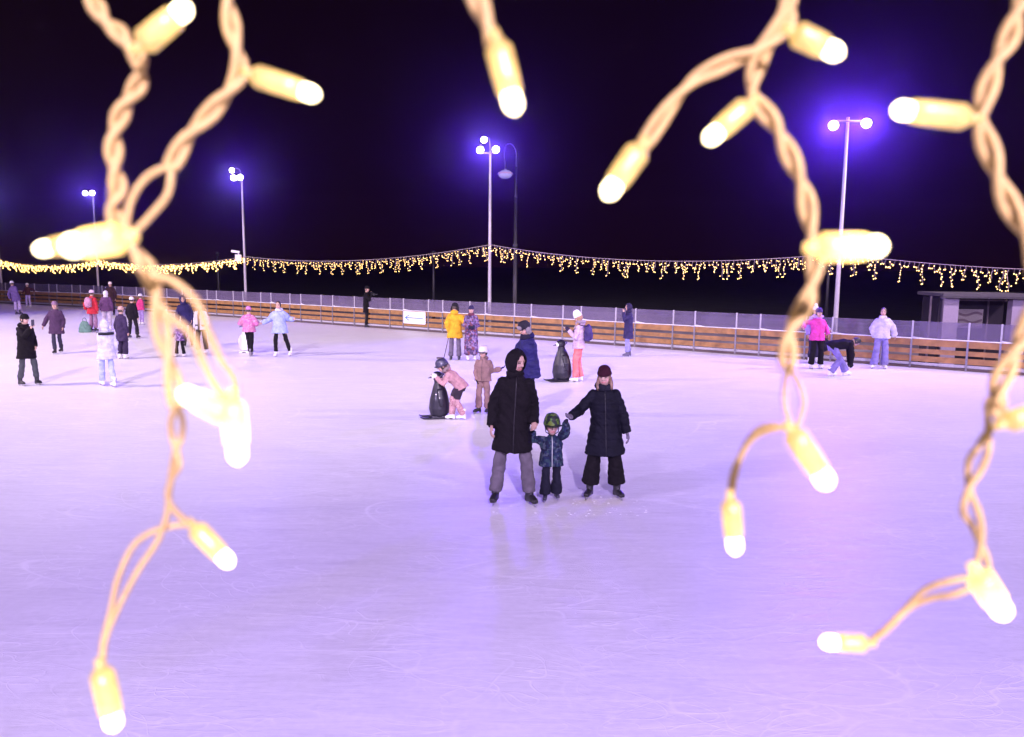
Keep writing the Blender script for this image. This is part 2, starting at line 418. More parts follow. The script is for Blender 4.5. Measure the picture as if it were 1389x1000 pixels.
    if legcol2:
        g = G()
        g.loft([pel + up * .02 * H, pel - up * .03 * H, pel - Vector((0, 0, .08 * H))], [(.100 * H, .078 * H), (.106 * H, .084 * H), (.088 * H, .07 * H)], side=sx)
        for (h_, k_) in ((hL, kL), (hR, kR)): g.loft([h_, h_ * .5 + k_ * .5, h_ * .12 + k_ * .88], [(.066 * H), .062 * H, .055 * H])
        fuse(g, 'shorts', vox, fabric(legcol2), root, wrinkle=.006)
    # ---- coat
    ct = coat; hemz = ct.get('hem', .05); puff = ct.get('puff', 1.0); fr = ct.get('flare', 1.05); mcoat = fabric(ct['col'], *ct.get('pat', (None,)), rough=ct.get('rough', .85))
    g = G(); f0 = Vector((0, 0, -1))
    hipw = (.102 * H * puff, .078 * H * puff)
    pts = [pel + (-up * .6 + f0 * .4).normalized() * hemz * H, pel + (-up * .7 + f0 * .3).normalized() * hemz * .5 * H, pel + up * .01 * H, belly, chest, neck - up * .03 * H, neck + up * .012 * H, neck + up * .03 * H]
    if wh.get('flat'): pts[0] = pel - up * hemz * H; pts[1] = pel - up * hemz * .5 * H
    hmw = min(max(hipw[0] * fr, spread + .062 * H * lg.get('flare', 1.0)), hipw[0] * max(1.22, fr)) if hemz > .1 and hemz < .4 else hipw[0] * fr
    rads = [(hmw, hipw[1] * fr * 1.05), ((hipw[0] + hmw) / 2, hipw[1] * (1 + fr) / 2), hipw, (.092 * H * puff, .073 * H * puff), (.102 * H * puff, .076 * H * puff), (.084 * H * (1 + puff) / 2, .056 * H * puff), (.050 * H, .048 * H), (.043 * H, .044 * H)]
    g.loft(pts, rads, side=sx, n=20)
    sl = ct.get('sleeve', 1.0)
    for (s_, e_, w_) in ((sL, eL, wL), (sR, eR, wR)):
        g.loft([s_ * .6 + neck * .4 - up * .006 * H, s_ * .96 + e_ * .04, s_ * .5 + e_ * .5, e_, e_ * .5 + w_ * .5, w_ + (w_ - e_) * .04], [.028 * H, .036 * H * (.5 + .5 * puff), .036 * H * puff * sl, .037 * H * puff * sl, .033 * H * puff * sl, .028 * H * puff * sl], n=12)
        g.ell(s_, (.036 * H * (.5 + .5 * puff),) * 3, nu=10, nv=8)
    coat_o = fuse(g, ct.get('name', 'coat'), vox, mcoat, root, smooth=3, wrinkle=ct.get('wr', .010), quilt=ct.get('quilt', 0), seed=rnd.random() * 9)
    if ct.get('zip'):
        g = G(); fr_pts = []
        for i, (p, r) in enumerate(zip(pts[:-1], rads[:-1])): fr_pts.append(p + fw * (r[1] + .006) if i < 6 else p + fw * (r[1] + .004))
        g.loft(fr_pts, [.004 if ct['zip'] is True else ct['zip']] * len(fr_pts), n=6); g.obj('zip', mat('zip_%s' % str(ct.get('zipcol')), ct.get('zipcol', (.4, .4, .42)), .5), root)
    if ct.get('band'):
        z, c2 = ct['band']; g = G(); p = pel + up * z * H
        g.loft([p - up * .02 * H, p + up * .02 * H], [(.101 * H * puff, .078 * H * puff)] * 2, side=sx, n=20); g.obj('band', fabric(c2), root)
    # ---- footwear
    bm_, bl_ = boot(shoes[0])
    for (k_, a_, ty, tp) in ((kL, aL, toeL, pitchL), (kR, aR, toeR, pitchR)):
        o = link('skate' if shoes[1] else 'boot', bm_, root); q = H / 1.72 * (1.0 if head < 1.2 else 1.12)
        RM = Matrix.Rotation(R(ty), 4, 'Z') @ Matrix.Rotation(R(tp), 4, 'X')
        o.matrix_local = Matrix.Translation(a_) @ RM @ Matrix.Scale(q, 4) @ Matrix.Translation((0, -.0, -.085))
        if shoes[1]: link('blade', bl_, o)
    # ---- hands
    if gloves:
        for (w_, e_, sg) in ((wL, eL, 1), (wR, eR, -1)):
            g = G(); pn = Vector(wh.get('palmL' if sg > 0 else 'palmR', (-sg, -.2, 0)))
            add_hand(g, w_, w_ - e_, pn, hd * 1.06, curl, 1.3, -sg); fuse(g, 'glove', .009, fabric(gloves), root, smooth=1)
    # ---- headwear and hair
    if hair is None and hat and not (hood and hood.get('up')):
        shell(hc + HM @ (Vector((0, .004, .0)) * hs), (.0465 * hs, .0565 * hs, .067 * hs), HM, 64, .006, 'hair', mat('hair_brown', (.045, .028, .022), .5, var=.4, scale=60), root, lump=.06, low=-.55)
    if hair:
        hcx, hl = hair
        shell(hc + HM @ (Vector((0, .004, .004)) * hs), (.049 * hs, .059 * hs, .070 * hs), HM, 58, .008, 'hair', mat('hair_' + str(hcx), hcx, .5, var=.4, scale=60), root, lump=.08, low=-.75 if hl else -.45)
        if hl:
            g = G()
            for s_ in (-1, 1):
                t0 = hc + HM @ (Vector((s_ * .040, .006, -.01)) * hs); t1 = hc + HM @ (Vector((s_ * .048, -.006, -.06)) * hs); t2 = neck + sx * s_ * .05 * H + fw * .05 * H - up * (hl - .04) * H
                g.loft([t0, t1, t2], [(.014 * hs, .022 * hs), (.017 * hs, .024 * hs), (.008 * hs, .014 * hs)])
            for i, v in enumerate(g.v): g.v[i] = v + Vector((noise.noise(v * 30), noise.noise(v * 30 + Vector((5, 5, 5))), 0)) * .006
            g.obj('long_hair', mat('hair_' + str(hcx), hcx), root)
    if hood:
        mh = fabric(hood['col'], *hood.get('pat', (None,))) if 'col' in hood else mcoat
        if hood.get('up'):
            sc = hood.get('size', 1.0)
            shell(hc + HM @ (Vector((0, .004, -.004)) * hs), (.064 * hs * sc, .076 * hs * sc, .086 * hs * sc), HM, hood.get('open', 48), .014, 'hood', mh, root, lump=.10, down=-.12, vsq=1.35)
            g = G(); g.loft([neck + up * .0 * H, hc + HM @ Vector((0, .012, -.055)) * hs], [(.062 * H, .060 * H), (.050 * hs, .052 * hs)], side=sx); g.obj('collar', mh, root)
        else:
            g = G(); q = neck - fw * .045 * H + up * .02 * H
            g.ell(q, (.075 * H, .042 * H, .045 * H)); g.ell(neck + up * .02 * H, (.062 * H, .058 * H, .026 * H))
            fuse(g, 'hood', vox, mh, root, wrinkle=.01)
        if hood.get('fur'):
            g = G(); fc = fabric(hood['fur'])
            for i in range(60):
                a = 2 * PI * i / 60
                if hood.get('up'): p = hc + HM @ (Vector((math.cos(a) * .052, -.052, math.sin(a) * .072 - .004)) * hs)
                else: p = neck - fw * .03 * H + up * .045 * H + sx * math.cos(a) * .085 * H - fw * math.sin(a) * .055 * H
                g.ell(p + Vector((rnd.uniform(-.01, .01), rnd.uniform(-.01, .01), rnd.uniform(-.01, .01))), (.018 * hs,) * 3, nu=6, nv=5)
            fuse(g, 'fur_trim', .009, fc, root, smooth=1, wrinkle=.012)
    hcol = wh.get('hatcol', (.02, .02, .022))
    if hat in ('beanie', 'pom'):
        dome(hc, (.050 * hs, .060 * hs), HM, .012 * hs, wh.get('hatz', .080) * hs, 'beanie', fabric(hcol, *wh.get('hatpat', (None,))), root, rim=.004, bumps=.06)
        if hat == 'pom':
            g = G(); g.ell(hc + HM @ Vector((0, 0, .095 * hs)), (.028 * hs,) * 3, nu=14, nv=10)
            for i, v in enumerate(g.v): g.v[i] = v + (v - hc).normalized() * .012 * noise.noise(v * 60)
            g.obj('pompom', fabric(wh.get('pomcol', hcol)), root)
    if hat == 'helmet':
        hm = fabric(hcol, *wh['hatpat'], rough=.35) if 'hatpat' in wh else mat('helmet_' + str(hcol), hcol, .35, var=.05, coat=.4)
        he = dome(hc, (.060 * hs, .073 * hs), HM, .004 * hs, .088 * hs, 'helmet', hm, root, rim=.002, taper=.9)
        g = G()
        for s_ in (-1, 1): g.loft([hc + HM @ (Vector((s_ * .052, .0, .01)) * hs), hc + HM @ (Vector((s_ * .045, -.015, -.045)) * hs), hc + HM @ (Vector((0, -.032, -.070)) * hs)], [.0035 * hs] * 3, n=6)
        g.obj('chin_strap', mat('strap', (.02, .02, .02), .7), root)
        if wh.get('hel2'):
            g = G()
            for s_ in (-1.0, -.45, .45, 1.0):
                pp = [hc + HM @ (Vector((.056 * math.sin(s_ * .8) * math.cos(a * .3), -.071 * math.cos(a) * .98, .012 + .078 * math.sin(a) * 1.0)) * hs) for a in (.35, .6, .9, 1.2, 1.5)]
                g.loft(pp, [.004 * hs, .007 * hs, .009 * hs, .008 * hs, .004 * hs], n=8)
            g.obj('helmet_stripe', mat('hel2_' + str(wh['hel2']), wh['hel2'], .4), root)
        g = G()
        pp = [hc + HM @ (Vector((.060 * math.cos(a), -.073 * math.sin(a) - .008, .016)) * hs) for a in [PI * .2 + PI * .6 * i / 8 for i in range(9)]]
        g.loft(pp, [(.004 * hs, wh.get('vis', .010) * hs)] * 9, side=(0, 0, 1), n=8); g.obj('visor', mat('vis_' + str(wh.get('viscol')), wh.get('viscol', (.02, .02, .02)), .4), root)
    if hat == 'trapper':
        dome(hc, (.058 * hs, .068 * hs), HM, .012 * hs, .085 * hs, 'trapper_hat', fabric(hcol), root, rim=.002)
        g = G()
        g.ell(hc + HM @ (Vector((0, -.062, .034)) * hs), (.042 * hs, .013 * hs, .022 * hs), HM)
        for s_ in (-1, 1): g.ell(hc + HM @ (Vector((s_ * .057, .002, -.02)) * hs), (.016 * hs, .034 * hs, .044 * hs), HM)
        fuse(g, 'ear_flaps', .009, fabric(wh.get('flapcol', (.35, .32, .38))), root, smooth=1, wrinkle=.012)
    if glasses:
        g = G()
        for s_ in (-1, 1):
            pp = [hc + HM @ (Vector((s_ * .019 + .015 * math.cos(a), -.055, .004 + .012 * math.sin(a))) * hs) for a in [2 * PI * i / 12 for i in range(13)]]
            g.loft(pp, [.0016 * hs] * 13, n=5, cap=False)
            g.loft([hc + HM @ (Vector((s_ * .034, -.054, .006)) * hs), hc + HM @ (Vector((s_ * .045, -.005, .006)) * hs)], [.0016 * hs] * 2, n=5)
        g.obj('glasses', mat('frames', (.02, .02, .02), .3), root)
    if scarf:
        g = G()
        for j in range(3):
            pp = [neck + up * (.004 + .014 * j) * H + sx * math.cos(a) * (.056 - .006 * j) * H + fw * (math.sin(a) * (.055 - .004 * j) + .006) * H for a in [2 * PI * i / 16 for i in range(17)]]
            g.loft(pp, [.0125 * H] * 17, n=8, cap=False)
        fuse(g, 'scarf', .010, fabric(scarf), root, smooth=2, wrinkle=.01)
    MW = Matrix.Translation(base) @ Matrix.Rotation(rz, 4, 'Z')
    return dict(root=root, wL=MW @ wL, wR=MW @ wR, dL=MW.to_3x3() @ (wL - eL).normalized(), dR=MW.to_3x3() @ (wR - eR).normalized(), neck=MW @ neck, chest=MW @ chest, head=MW @ hc, H=H, MW=MW, sx=MW.to_3x3() @ sx, up=MW.to_3x3() @ up, fw=MW.to_3x3() @ fw)
BLACK = (.012, .011, .014); NAVY = (.018, .020, .05); WHITE = (.75, .74, .76)
# ------------------------------------------------------------------ ground and ice
FY0, FK = 31.0, 0.70                      # the far barrier runs along Y = 31 - 0.7 X, then bends
def fence_y(x):
    if x > -14: return FY0 - FK * x
    if x > -25: return 40.8 + (48.2 - 40.8) * (-14 - x) / 11
    return 48.2 + (52.6 - 48.2) * (-25 - x) / 9
def ice_material():
    m, nt, b = base_mat('rink_ice')
    tc = N(nt, 'ShaderNodeTexCoord'); L = nt.links.new
    def mapped(scale, rot):
        mp = N(nt, 'ShaderNodeMapping'); mp.inputs['Scale'].default_value = scale; mp.inputs['Rotation'].default_value = (0, 0, rot)
        L(tc.outputs['Object'], mp.inputs[0]); return mp.outputs[0]
    def noi(vec, sc, det=4, dist=0):
        n = N(nt, 'ShaderNodeTexNoise'); n.inputs['Scale'].default_value = sc; n.inputs['Detail'].default_value = det
        n.inputs['Distortion'].default_value = dist; n.inputs['Roughness'].default_value = .5 + .16 * (det > 7); L(vec, n.inputs['Vector']); return n.outputs['Fac']
    def mth(op, a, bb, clamp=False):
        n = N(nt, 'ShaderNodeMath', operation=op, use_clamp=clamp)
        for i, s in enumerate((a, bb)):
            if isinstance(s, (int, float)): n.inputs[i].default_value = s
            else: L(s, n.inputs[i])
        return n.outputs[0]
    big = noi(mapped((1, 1, 1), 0), .22, 5)
    strk = noi(mapped((1.0, 5.5, 1), R(-24)), 1.3, 9, 1.2)
    strk2 = noi(mapped((1.5, 16, 1), R(-9)), 1.0, 8, 1.0)
    fine = noi(mapped((1, 1, 1), 0), 16, 6)
    lines = None
    for i, (sc, rot, w) in enumerate(((.35, 0, 55), (.5, 1.1, 50), (.8, 2.3, 42), (1.1, .6, 36), (1.6, 1.9, 30), (1.3, 2.9, 40), (2.1, .25, 34), (2.6, 1.5, 30))):
        mp = N(nt, 'ShaderNodeMapping'); mp.inputs['Rotation'].default_value = (0, 0, rot); mp.inputs['Location'].default_value = (i * 7.3, i * 3.1, 0)
        mp.inputs['Scale'].default_value = (.35, 1, 1); L(tc.outputs['Object'], mp.inputs[0])
        n = noi(mp.outputs[0], sc, 1, .3)
        fr = mth('FRACT', mth('MULTIPLY', n, 9.0), 0)
        a = mth('SUBTRACT', 1.0, mth('MULTIPLY', mth('ABSOLUTE', mth('SUBTRACT', fr, .5), 0), w), True)
        lines = a if lines is None else mth('MAXIMUM', lines, a)
    msk = mth('MULTIPLY', lines, mth('MULTIPLY', mth('SUBTRACT', noi(mapped((1, 1, 1), 0), .9, 3), .38, True), 3.2, True), True)
    val = mth('ADD', .735, mth('MULTIPLY', mth('SUBTRACT', big, .5), .09))
    val = mth('ADD', val, mth('MULTIPLY', mth('SUBTRACT', strk, .5), .23))
    val = mth('ADD', val, mth('MULTIPLY', mth('SUBTRACT', strk2, .5), .13))
    val = mth('ADD', val, mth('MULTIPLY', mth('SUBTRACT', fine, .5), .13))
    val = mth('ADD', val, mth('MULTIPLY', msk, .13))
    cc = N(nt, 'ShaderNodeVectorMath', operation='SCALE'); cc.inputs[0].default_value = (1.0, .985, 1.0); L(val, cc.inputs['Scale'])
    # a pale yellow stain where shavings have been trodden, in front of the family
    st = N(nt, 'ShaderNodeVectorMath', operation='DISTANCE'); mp = N(nt, 'ShaderNodeMapping'); L(tc.outputs['Object'], mp.inputs[0])
    sp_ = ground(800, 680); mp.inputs['Location'].default_value = (-sp_.x * .7, -sp_.y * 1.6, 0); mp.inputs['Scale'].default_value = (.7, 1.6, 1)
    L(mp.outputs[0], st.inputs[0]); st.inputs[1].default_value = (0, 0, 0)
    sm = mth('MULTIPLY', mth('SUBTRACT', 1.0, mth('MULTIPLY', st.outputs['Value'], 2.1), True), mth('MULTIPLY', noi(mapped((1, 1, 1), 0), 5, 4), 1.0), True)
    mx = N(nt, 'ShaderNodeMix', data_type='RGBA'); L(sm, mx.inputs['Factor']); L(cc.outputs[0], mx.inputs['A']); mx.inputs['B'].default_value = (.72, .68, .34, 1)
    L(mx.outputs['Result'], b.inputs['Base Color'])
    rr = mth('ADD', .30, mth('MULTIPLY', strk, .26)); L(rr, b.inputs['Roughness']); b.inputs['Specular IOR Level'].default_value = .35
    hgt = mth('ADD', mth('MULTIPLY', strk, .6), mth('ADD', mth('MULTIPLY', strk2, .5), mth('ADD', mth('MULTIPLY', fine, .3), mth('MULTIPLY', msk, .5))))
    bp = N(nt, 'ShaderNodeBump'); bp.inputs['Strength'].default_value = .4; bp.inputs['Distance'].default_value = .010
    L(hgt, bp.inputs['Height']); L(bp.outputs[0], b.inputs['Normal'])
    return m
g = G()
poly = [(30, fence_y(30) + .05), (16, fence_y(16) + .05), (0, 31.05), (-14, 40.85), (-25, 48.25), (-34, 52.65), (-60, 64), (-60, -20), (30, -20)]
g.add([(x, y, 0) for x, y in poly], [tuple(range(len(poly)))])
ice = structure(g.obj('rink_ice', ice_material(), smooth=False))
g = G(); g.add([(-500, -60, -.35), (500, -60, -.35), (500, 600, -.35), (-500, 600, -.35)], [(0, 1, 2, 3)])
structure(g.obj('ground', mat('trodden_ground', (.035, .032, .036), .85, var=.5, scale=.6, bump=.6, bscale=3), smooth=False))
g = G(); xs = [30, 16, 8, 0, -7, -14, -25, -34, -48]
vs = [(x, fence_y(x) + .12, -.33) for x in xs] + [(x + 10, fence_y(x) + 21 + 1.5 * math.sin(x), -.33) for x in xs]
g.add(vs, [(i, i + 1, i + 1 + len(xs), i + len(xs)) for i in range(len(xs) - 1)])
structure(g.obj('snow_strip', mat('trodden_snow', (.22, .19, .25), .8, var=.55, scale=.45, bump=.8, bscale=4), smooth=False))  # snow strip added to brighten gaps and panes; ends where the barrier hides it
# snow lying loose: little shavings scattered round the family and along the barrier
g = G()
for i in range(200):
    if i < 110: c = ground(rnd.uniform(640, 880), rnd.uniform(664, 700))
    else:
        x = rnd.uniform(-12, 15); c = Vector((x, fence_y(x) - rnd.uniform(.15, .6), 0))
    s_ = rnd.uniform(.003, .010); g.ell((c.x, c.y, 0), (s_ * 1.6, s_, s_ * .5), nu=6, nv=4)
tag(g.obj('snow_shavings', mat('snow', (.82, .82, .84), .8)), 'loose white ice shavings scraped up round the skates of the family', 'snow', kind='stuff')

# ------------------------------------------------------------------ barrier
wood = mat('barrier_wood', (.31, .155, .05), .55, var=.30, scale=5, bump=.3, bscale=40)
steelp = mat('galvanised_steel', (.24, .22, .26), .5, .5, var=.2)
whitep = mat('frosted_post', (.42, .40, .46), .6)
darkk = mat('kick_strip', (.10, .065, .07), .7)
snowm = mat('ledge_snow', (.82, .82, .85), .8, bump=.5, bscale=40)
def glass_mat():
    m = bpy.data.materials.new('frosted_glass'); m.use_nodes = True; nt = m.node_tree; nt.nodes.clear(); L = nt.links.new
    o = N(nt, 'ShaderNodeOutputMaterial'); d = N(nt, 'ShaderNodeBsdfDiffuse'); t = N(nt, 'ShaderNodeBsdfTransparent'); gl = N(nt, 'ShaderNodeBsdfGlossy')
    tl = N(nt, 'ShaderNodeBsdfTranslucent'); tl.inputs[0].default_value = (.7, .7, .75, 1)
    tcn = N(nt, 'ShaderNodeTexCoord'); no = N(nt, 'ShaderNodeTexNoise'); no.inputs['Scale'].default_value = 1.7; no.inputs['Detail'].default_value = 6
    L(tcn.outputs['Object'], no.inputs['Vector']); mr = N(nt, 'ShaderNodeMapRange'); mr.inputs[1].default_value = .3; mr.inputs[2].default_value = .7
    mr.inputs[3].default_value = .30; mr.inputs[4].default_value = .55; L(no.outputs['Fac'], mr.inputs[0])
    d.inputs[0].default_value = (.20, .16, .27, 1); gl.inputs['Roughness'].default_value = .15; gl.inputs[0].default_value = (.8, .8, .85, 1)
    a = N(nt, 'ShaderNodeMixShader'); L(mr.outputs[0], a.inputs[0]); L(t.outputs[0], a.inputs[1]); L(d.outputs[0], a.inputs[2])
    c = N(nt, 'ShaderNodeMixShader'); c.inputs[0].default_value = .05; L(a.outputs[0], c.inputs[1]); L(gl.outputs[0], c.inputs[2]); L(c.outputs[0], o.inputs[0])
    return m
glassm = glass_mat()
fence = thing('rink_barrier', 'long low wooden board barrier topped with frosted glass behind the ice', 'barrier', (0, 31, 0))
FO = Vector((0, 31, 0))
pts = []; x = -1.09 + 1.805 * 12
while x > -46:
    pts.append(Vector((x, fence_y(x), 0))); sl_ = (fence_y(x - .1) - fence_y(x)) / .1; x -= 2.2 / math.sqrt(1 + sl_ * sl_)
def bar(g, a, b, z0, z1, th, off=0.0):
    d = (b - a).normalized(); n = Vector((-d.y, d.x, 0)); 
    if n.y > 0: n = -n                                       # towards the ice
    A = a + n * (off + th / 2); B = b + n * (off + th / 2); A2 = a + n * (off - th / 2); B2 = b + n * (off - th / 2)
    vs = [(*p.xy, z) for z in (z0, z1) for p in (A, B, B2, A2)]
    g.add(vs, [(0, 1, 2, 3), (4, 5, 6, 7), (0, 1, 5, 4), (1, 2, 6, 5), (2, 3, 7, 6), (3, 0, 4, 7)])
for i in range(len(pts) - 1):
    a, b = pts[i] - FO, pts[i + 1] - FO; d = (b - a).normalized(); n = Vector((-d.y, d.x, 0)); n = -n if n.y > 0 else n
    g = G()
    for z0, z1 in ((.655, .842), (.430, .565), (.195, .355)):
        j = rnd.uniform(-.004, .004); bar(g, a + d * .004, b - d * .004, z0 + j, z1 + j, .028, .02)
    g.obj('board_panel', wood, fence, False)
    g = G(); bar(g, a, b, .012, .075, .05, .02); g.obj('kick_strip', darkk, fence, False)
    g = G(); bar(g, a, b, .090, .165, .02, .0); g.obj('lower_panel', whitep, fence, False)
    # rail with snow lying on it, thicker against the posts
    g = G(); n_ = 12; vs = []
    for k in range(n_ + 1):
        p = a + (b - a) * (k / n_); e = min(k, n_ - k) / n_; hgt = .012 + .012 * (noise.noise(p * 3) + .5) + (.05 if k == n_ - 0 else .02 if k == n_ - 1 else 0) * (0.6 + rnd.random() * .6)
        for off, z in ((.045, .846), (.045, .850 + hgt * .6), (0, .852 + hgt), (-.045, .850 + hgt * .6), (-.045, .846)): vs.append((*(p + n * (off + .02)).xy, z))
    fs = [(k * 5 + j, k * 5 + (j + 1) % 5, (k + 1) * 5 + (j + 1) % 5, (k + 1) * 5 + j) for k in range(n_) for j in range(5)]
    g.add(vs, fs + [(0, 1, 2, 3, 4), tuple(n_ * 5 + j for j in (4, 3, 2, 1, 0))]); g.obj('snow_ledge', snowm, fence)
    for q, p in enumerate((a, a + d * .78)):
        g = G(); p2 = p + d * .02; bar(g, p2 - d * .025, p2 + d * .025, .0, .845, .02, .046); 
        for z in (.70, .80, .47, .53, .24, .31): g.ell(p2 + n * .058 + Vector((0, 0, z)), (.011, .008, .011), nu=8, nv=5)
        g.obj('post', steelp, fence, False)
        g = G(); bar(g, p2 - d * .022, p2 + d * .022, .866, 1.36, .05, .0); g.obj('glass_post', whitep, fence, False)
    for s_, e_ in ((a + d * .045, a + d * .775), (a + d * .825, b - d * .005)):
        g = G(); bar(g, s_, e_, .868, 1.345 + rnd.uniform(-.006, .006), .012, .0); g.obj('glass_pane', glassm, fence, False)

# white board with a blue arrow fixed to the boards
def fence_pt(px, off=0.0):
    lo = None; t = (px - 694.5) / FPX / math.cos(PITCH) * 1.0
    best = None
    for i in range(4000):
        x_ = -46 + i * .0165
        p = Vector((x_, fence_y(x_) + off, .5)); q = p - CP; u = q.dot(cR) / q.dot(cF) * FPX + 694.5
        if best is None or abs(u - px) < best[0]: best = (abs(u - px), x_)
    return Vector((best[1], fence_y(best[1]) + off, 0))
s0, s1 = fence_pt(549), fence_pt(579); sd_ = (s1 - s0).normalized(); sn = Vector((sd_.y, -sd_.x, 0))
sc_ = (s0 + s1) / 2 + sn * .075; sgn = thing('direction_sign', 'white board with thin blue arrow pointing left on the wooden barrier', 'sign', sc_, math.atan2(sd_.y, sd_.x))
wd = (s1 - s0).length
g = G(); g.box((0, 0, .56), (wd, .012, .52)); g.obj('panel', mat('sign_white', (.85, .85, .88), .4, var=.04), sgn, False)
g = G(); yy = -.009
def strip(g, a, b, w, y, th=.004):
    a = Vector(a); b = Vector(b); d = (b - a).normalized(); p = Vector((-d.y, d.x)) * w / 2
    q = [a - p, b - p, b + p, a + p]; g.add([(v.x, yy_, v.y) for yy_ in (y, y - th) for v in q], [(0, 1, 2, 3), (4, 5, 6, 7), (0, 1, 5, 4), (1, 2, 6, 5), (2, 3, 7, 6), (3, 0, 4, 7)])
strip(g, (-wd * .40, .555), (wd * .40, .545), .035, yy); g.obj('arrow_shaft', mat('sign_blue', (.07, .22, .72), .5, var=.05), sgn, False)
g = G(); strip(g, (-wd * .41, .55), (-wd * .24, .66), .035, yy - .005); strip(g, (-wd * .41, .56), (-wd * .24, .44), .035, yy - .010); g.obj('arrow_tip', mat('sign_blue', (0, 0, 0)), sgn, False)

# ------------------------------------------------------------------ floodlight masts
polem = mat('mast_paint', (.40, .37, .42), .5, .2, var=.08)
lensm = emit('flood_lens', (.80, .86, 1.0), 60, False); lensw = emit('flood_lens_warm', (1.0, .93, .95), 50, False)
housem = mat('flood_housing', (.10, .10, .12), .5, .4)
RINK = Vector((0, 14, 0))
def flood_head(root, rootloc, p, aim, m, sz=.34, power=0, color=VIOLET, ang=130):
    d = (Vector(aim) - Vector(p)).normalized(); q = d.to_track_quat('-Z', 'Y').to_matrix(); c = Vector(p) - rootloc
    g = G(); g.loft([(0, 0, -.035), (0, 0, .0), (0, 0, .05), (0, 0, .11)], [sz * .60, sz * .60, sz * .5, sz * .28], n=24)
    for k in range(5): g.box((-sz * .36 + k * sz * .18, 0, .085), (.012, sz * .6, .09))
    for i, v in enumerate(g.v): g.v[i] = q @ v + c
    h = g.obj('flood_head', housem, root, False)
    g = G(); g.loft([(0, 0, -.037), (0, 0, -.045), (0, 0, -.055)], [sz * .54, sz * .53, sz * .40], n=24)
    for i, v in enumerate(g.v): g.v[i] = q @ v + c
    g.obj('lens', m, h, False)
    if power: spot(Vector(p) + d * .12, aim, power, color, ang, .18)
def mast(px, py, label, heads, hpx, aim, power, off=.9, gh=3.4):
    p = fence_pt(px, off); p.z = -.35; top = hpx
    root = thing('floodlight_mast', label, 'floodlight mast', p, 0, 'floodlight masts along the far barrier')
    g = G(); n_ = 8; g.loft([(0, 0, z) for z in (0, .3, .3001, 2, 4, top - p.z)], [.11, .11, .075, .07, .06, .045], n=14); g.obj('pole', polem, root)
    for (dx, dy, dz, kind) in heads:
        hp = Vector((p.x + dx, p.y + dy, top + dz))
        if kind: flood_head(root, p, hp, aim, lensw, .22)
        else: flood_head(root, p, hp, aim, lensm, .25, power / len(heads))
    g = G(); xs = [h[0] for h in heads if not h[3]] + [0]
    g.loft([(min(xs), -.05, top - p.z - .12), (max(xs), -.05, top - p.z - .12)], [.03, .03], side=(0, 0, 1), n=8)
    for (dx, dy, dz, kind) in heads:
        if kind: g.loft(spline([(0, 0, top - p.z - .05), (dx * .15, dy * .2, top - p.z + dz + .02), (dx * .6, dy * .6, top - p.z + dz + .10), (dx, dy, top - p.z + dz + .05)]), [.018] * 25, n=6)
        else: g.loft([(dx, -.05, top - p.z - .12), (dx, dy + .04, top - p.z + dz)], [.02, .02], n=6)
    g.obj('crossarm', polem, root)
    return p
MP = 2700
m1 = mast(664, 0, 'pale mast with three lit heads behind the person in patterned coat', [(-.40, -.12, 0, 0), (.22, -.12, .02, 0), (-.25, -.2, .38, 1)], 7.35, (2, 17, 0), MP * 1.3)
m2 = mast(334, 0, 'pale floodlight mast with a small security camera on it', [(-.38, -.1, .0, 0), (-.02, -.18, .02, 0), (-.42, -.2, .36, 1)], 7.1, (-6, 20, 0), MP * .75)
m3 = mast(134.5, 0, 'pale thin floodlight mast standing behind the group of skaters at the left end', [(-.42, -.1, 0, 0), (.02, -.12, .02, 0)], 6.9, (-12, 26, 0), MP * .5)
m4 = mast(1131, 0, 'pale mast behind the bending skater, two bright heads on wide crossarm', [(-.47, -.12, -.25, 0), (.52, -.12, -.18, 0)], 7.35, (4, 13, 0), MP * 2.0)
m5 = mast(3, 0, 'pale floodlight mast cut off by the left edge of the view', [(-.4, -.1, 0, 0), (.1, -.1, .02, 0)], 7.0, (-16, 30, 0), MP * .2)
# cctv camera and box on mast 2
cc_ = thing('security_camera', 'small pale security camera and box fixed to the mast behind the pink jacket skater', 'camera', (m2.x - .28, m2.y - .1, 3.05))
g = G(); g.box((0, 0, 0), (.30, .16, .34)); g.obj('junction_box', mat('cam_white', (.7, .68, .72), .4), cc_, False)
g = G(); g.box((-.12, -.05, .32), (.42, .12, .12), Matrix.Rotation(R(8), 3, 'Y')); g.box((.02, 0, .22), (.05, .05, .14)); g.obj('camera_body', mat('cam_white', (0, 0, 0)), cc_, False)
g = G(); g.ell((-.335, -.05, .27), (.012, .045, .045)); g.obj('lens', mat('cam_dark', (.02, .02, .02), .2), cc_)
# old style street lamp with a hooked top
def pole_at(px, depth): d = ray(px, 450); v = CP + d * (depth / d.y); v.z = -.35; return v
p = pole_at(698, 34.5)
sl = thing('street_lamp', 'tall dark street lamp with hooked top and hanging glass bowl', 'street lamp', p)
dkm = mat('lamp_iron', (.03, .027, .035), .5, .5)
g = G(); T = 8.35
g.loft([(0, 0, 0), (0, 0, .6), (0, 0, .61), (0, 0, 3.9), (0, 0, 3.95), (0, 0, 4.05), (0, 0, 4.1), (0, 0, 6.0)], [.14, .12, .10, .085, .11, .11, .075, .06], n=12)
g.loft([(0, 0, 6.0), (0, 0, 6.06), (0, 0, 6.12), (0, 0, 7.3)], [.085, .085, .05, .04], n=10)
g.loft(spline([(0, 0, 7.3), (0, 0, 7.9), (-.18, 0, 8.22), (-.42, 0, 8.18), (-.50, 0, 7.8), (-.46, 0, 7.35), (-.45, 0, 7.15)]), [.032] * 49, n=8); g.obj('pole', dkm, sl)
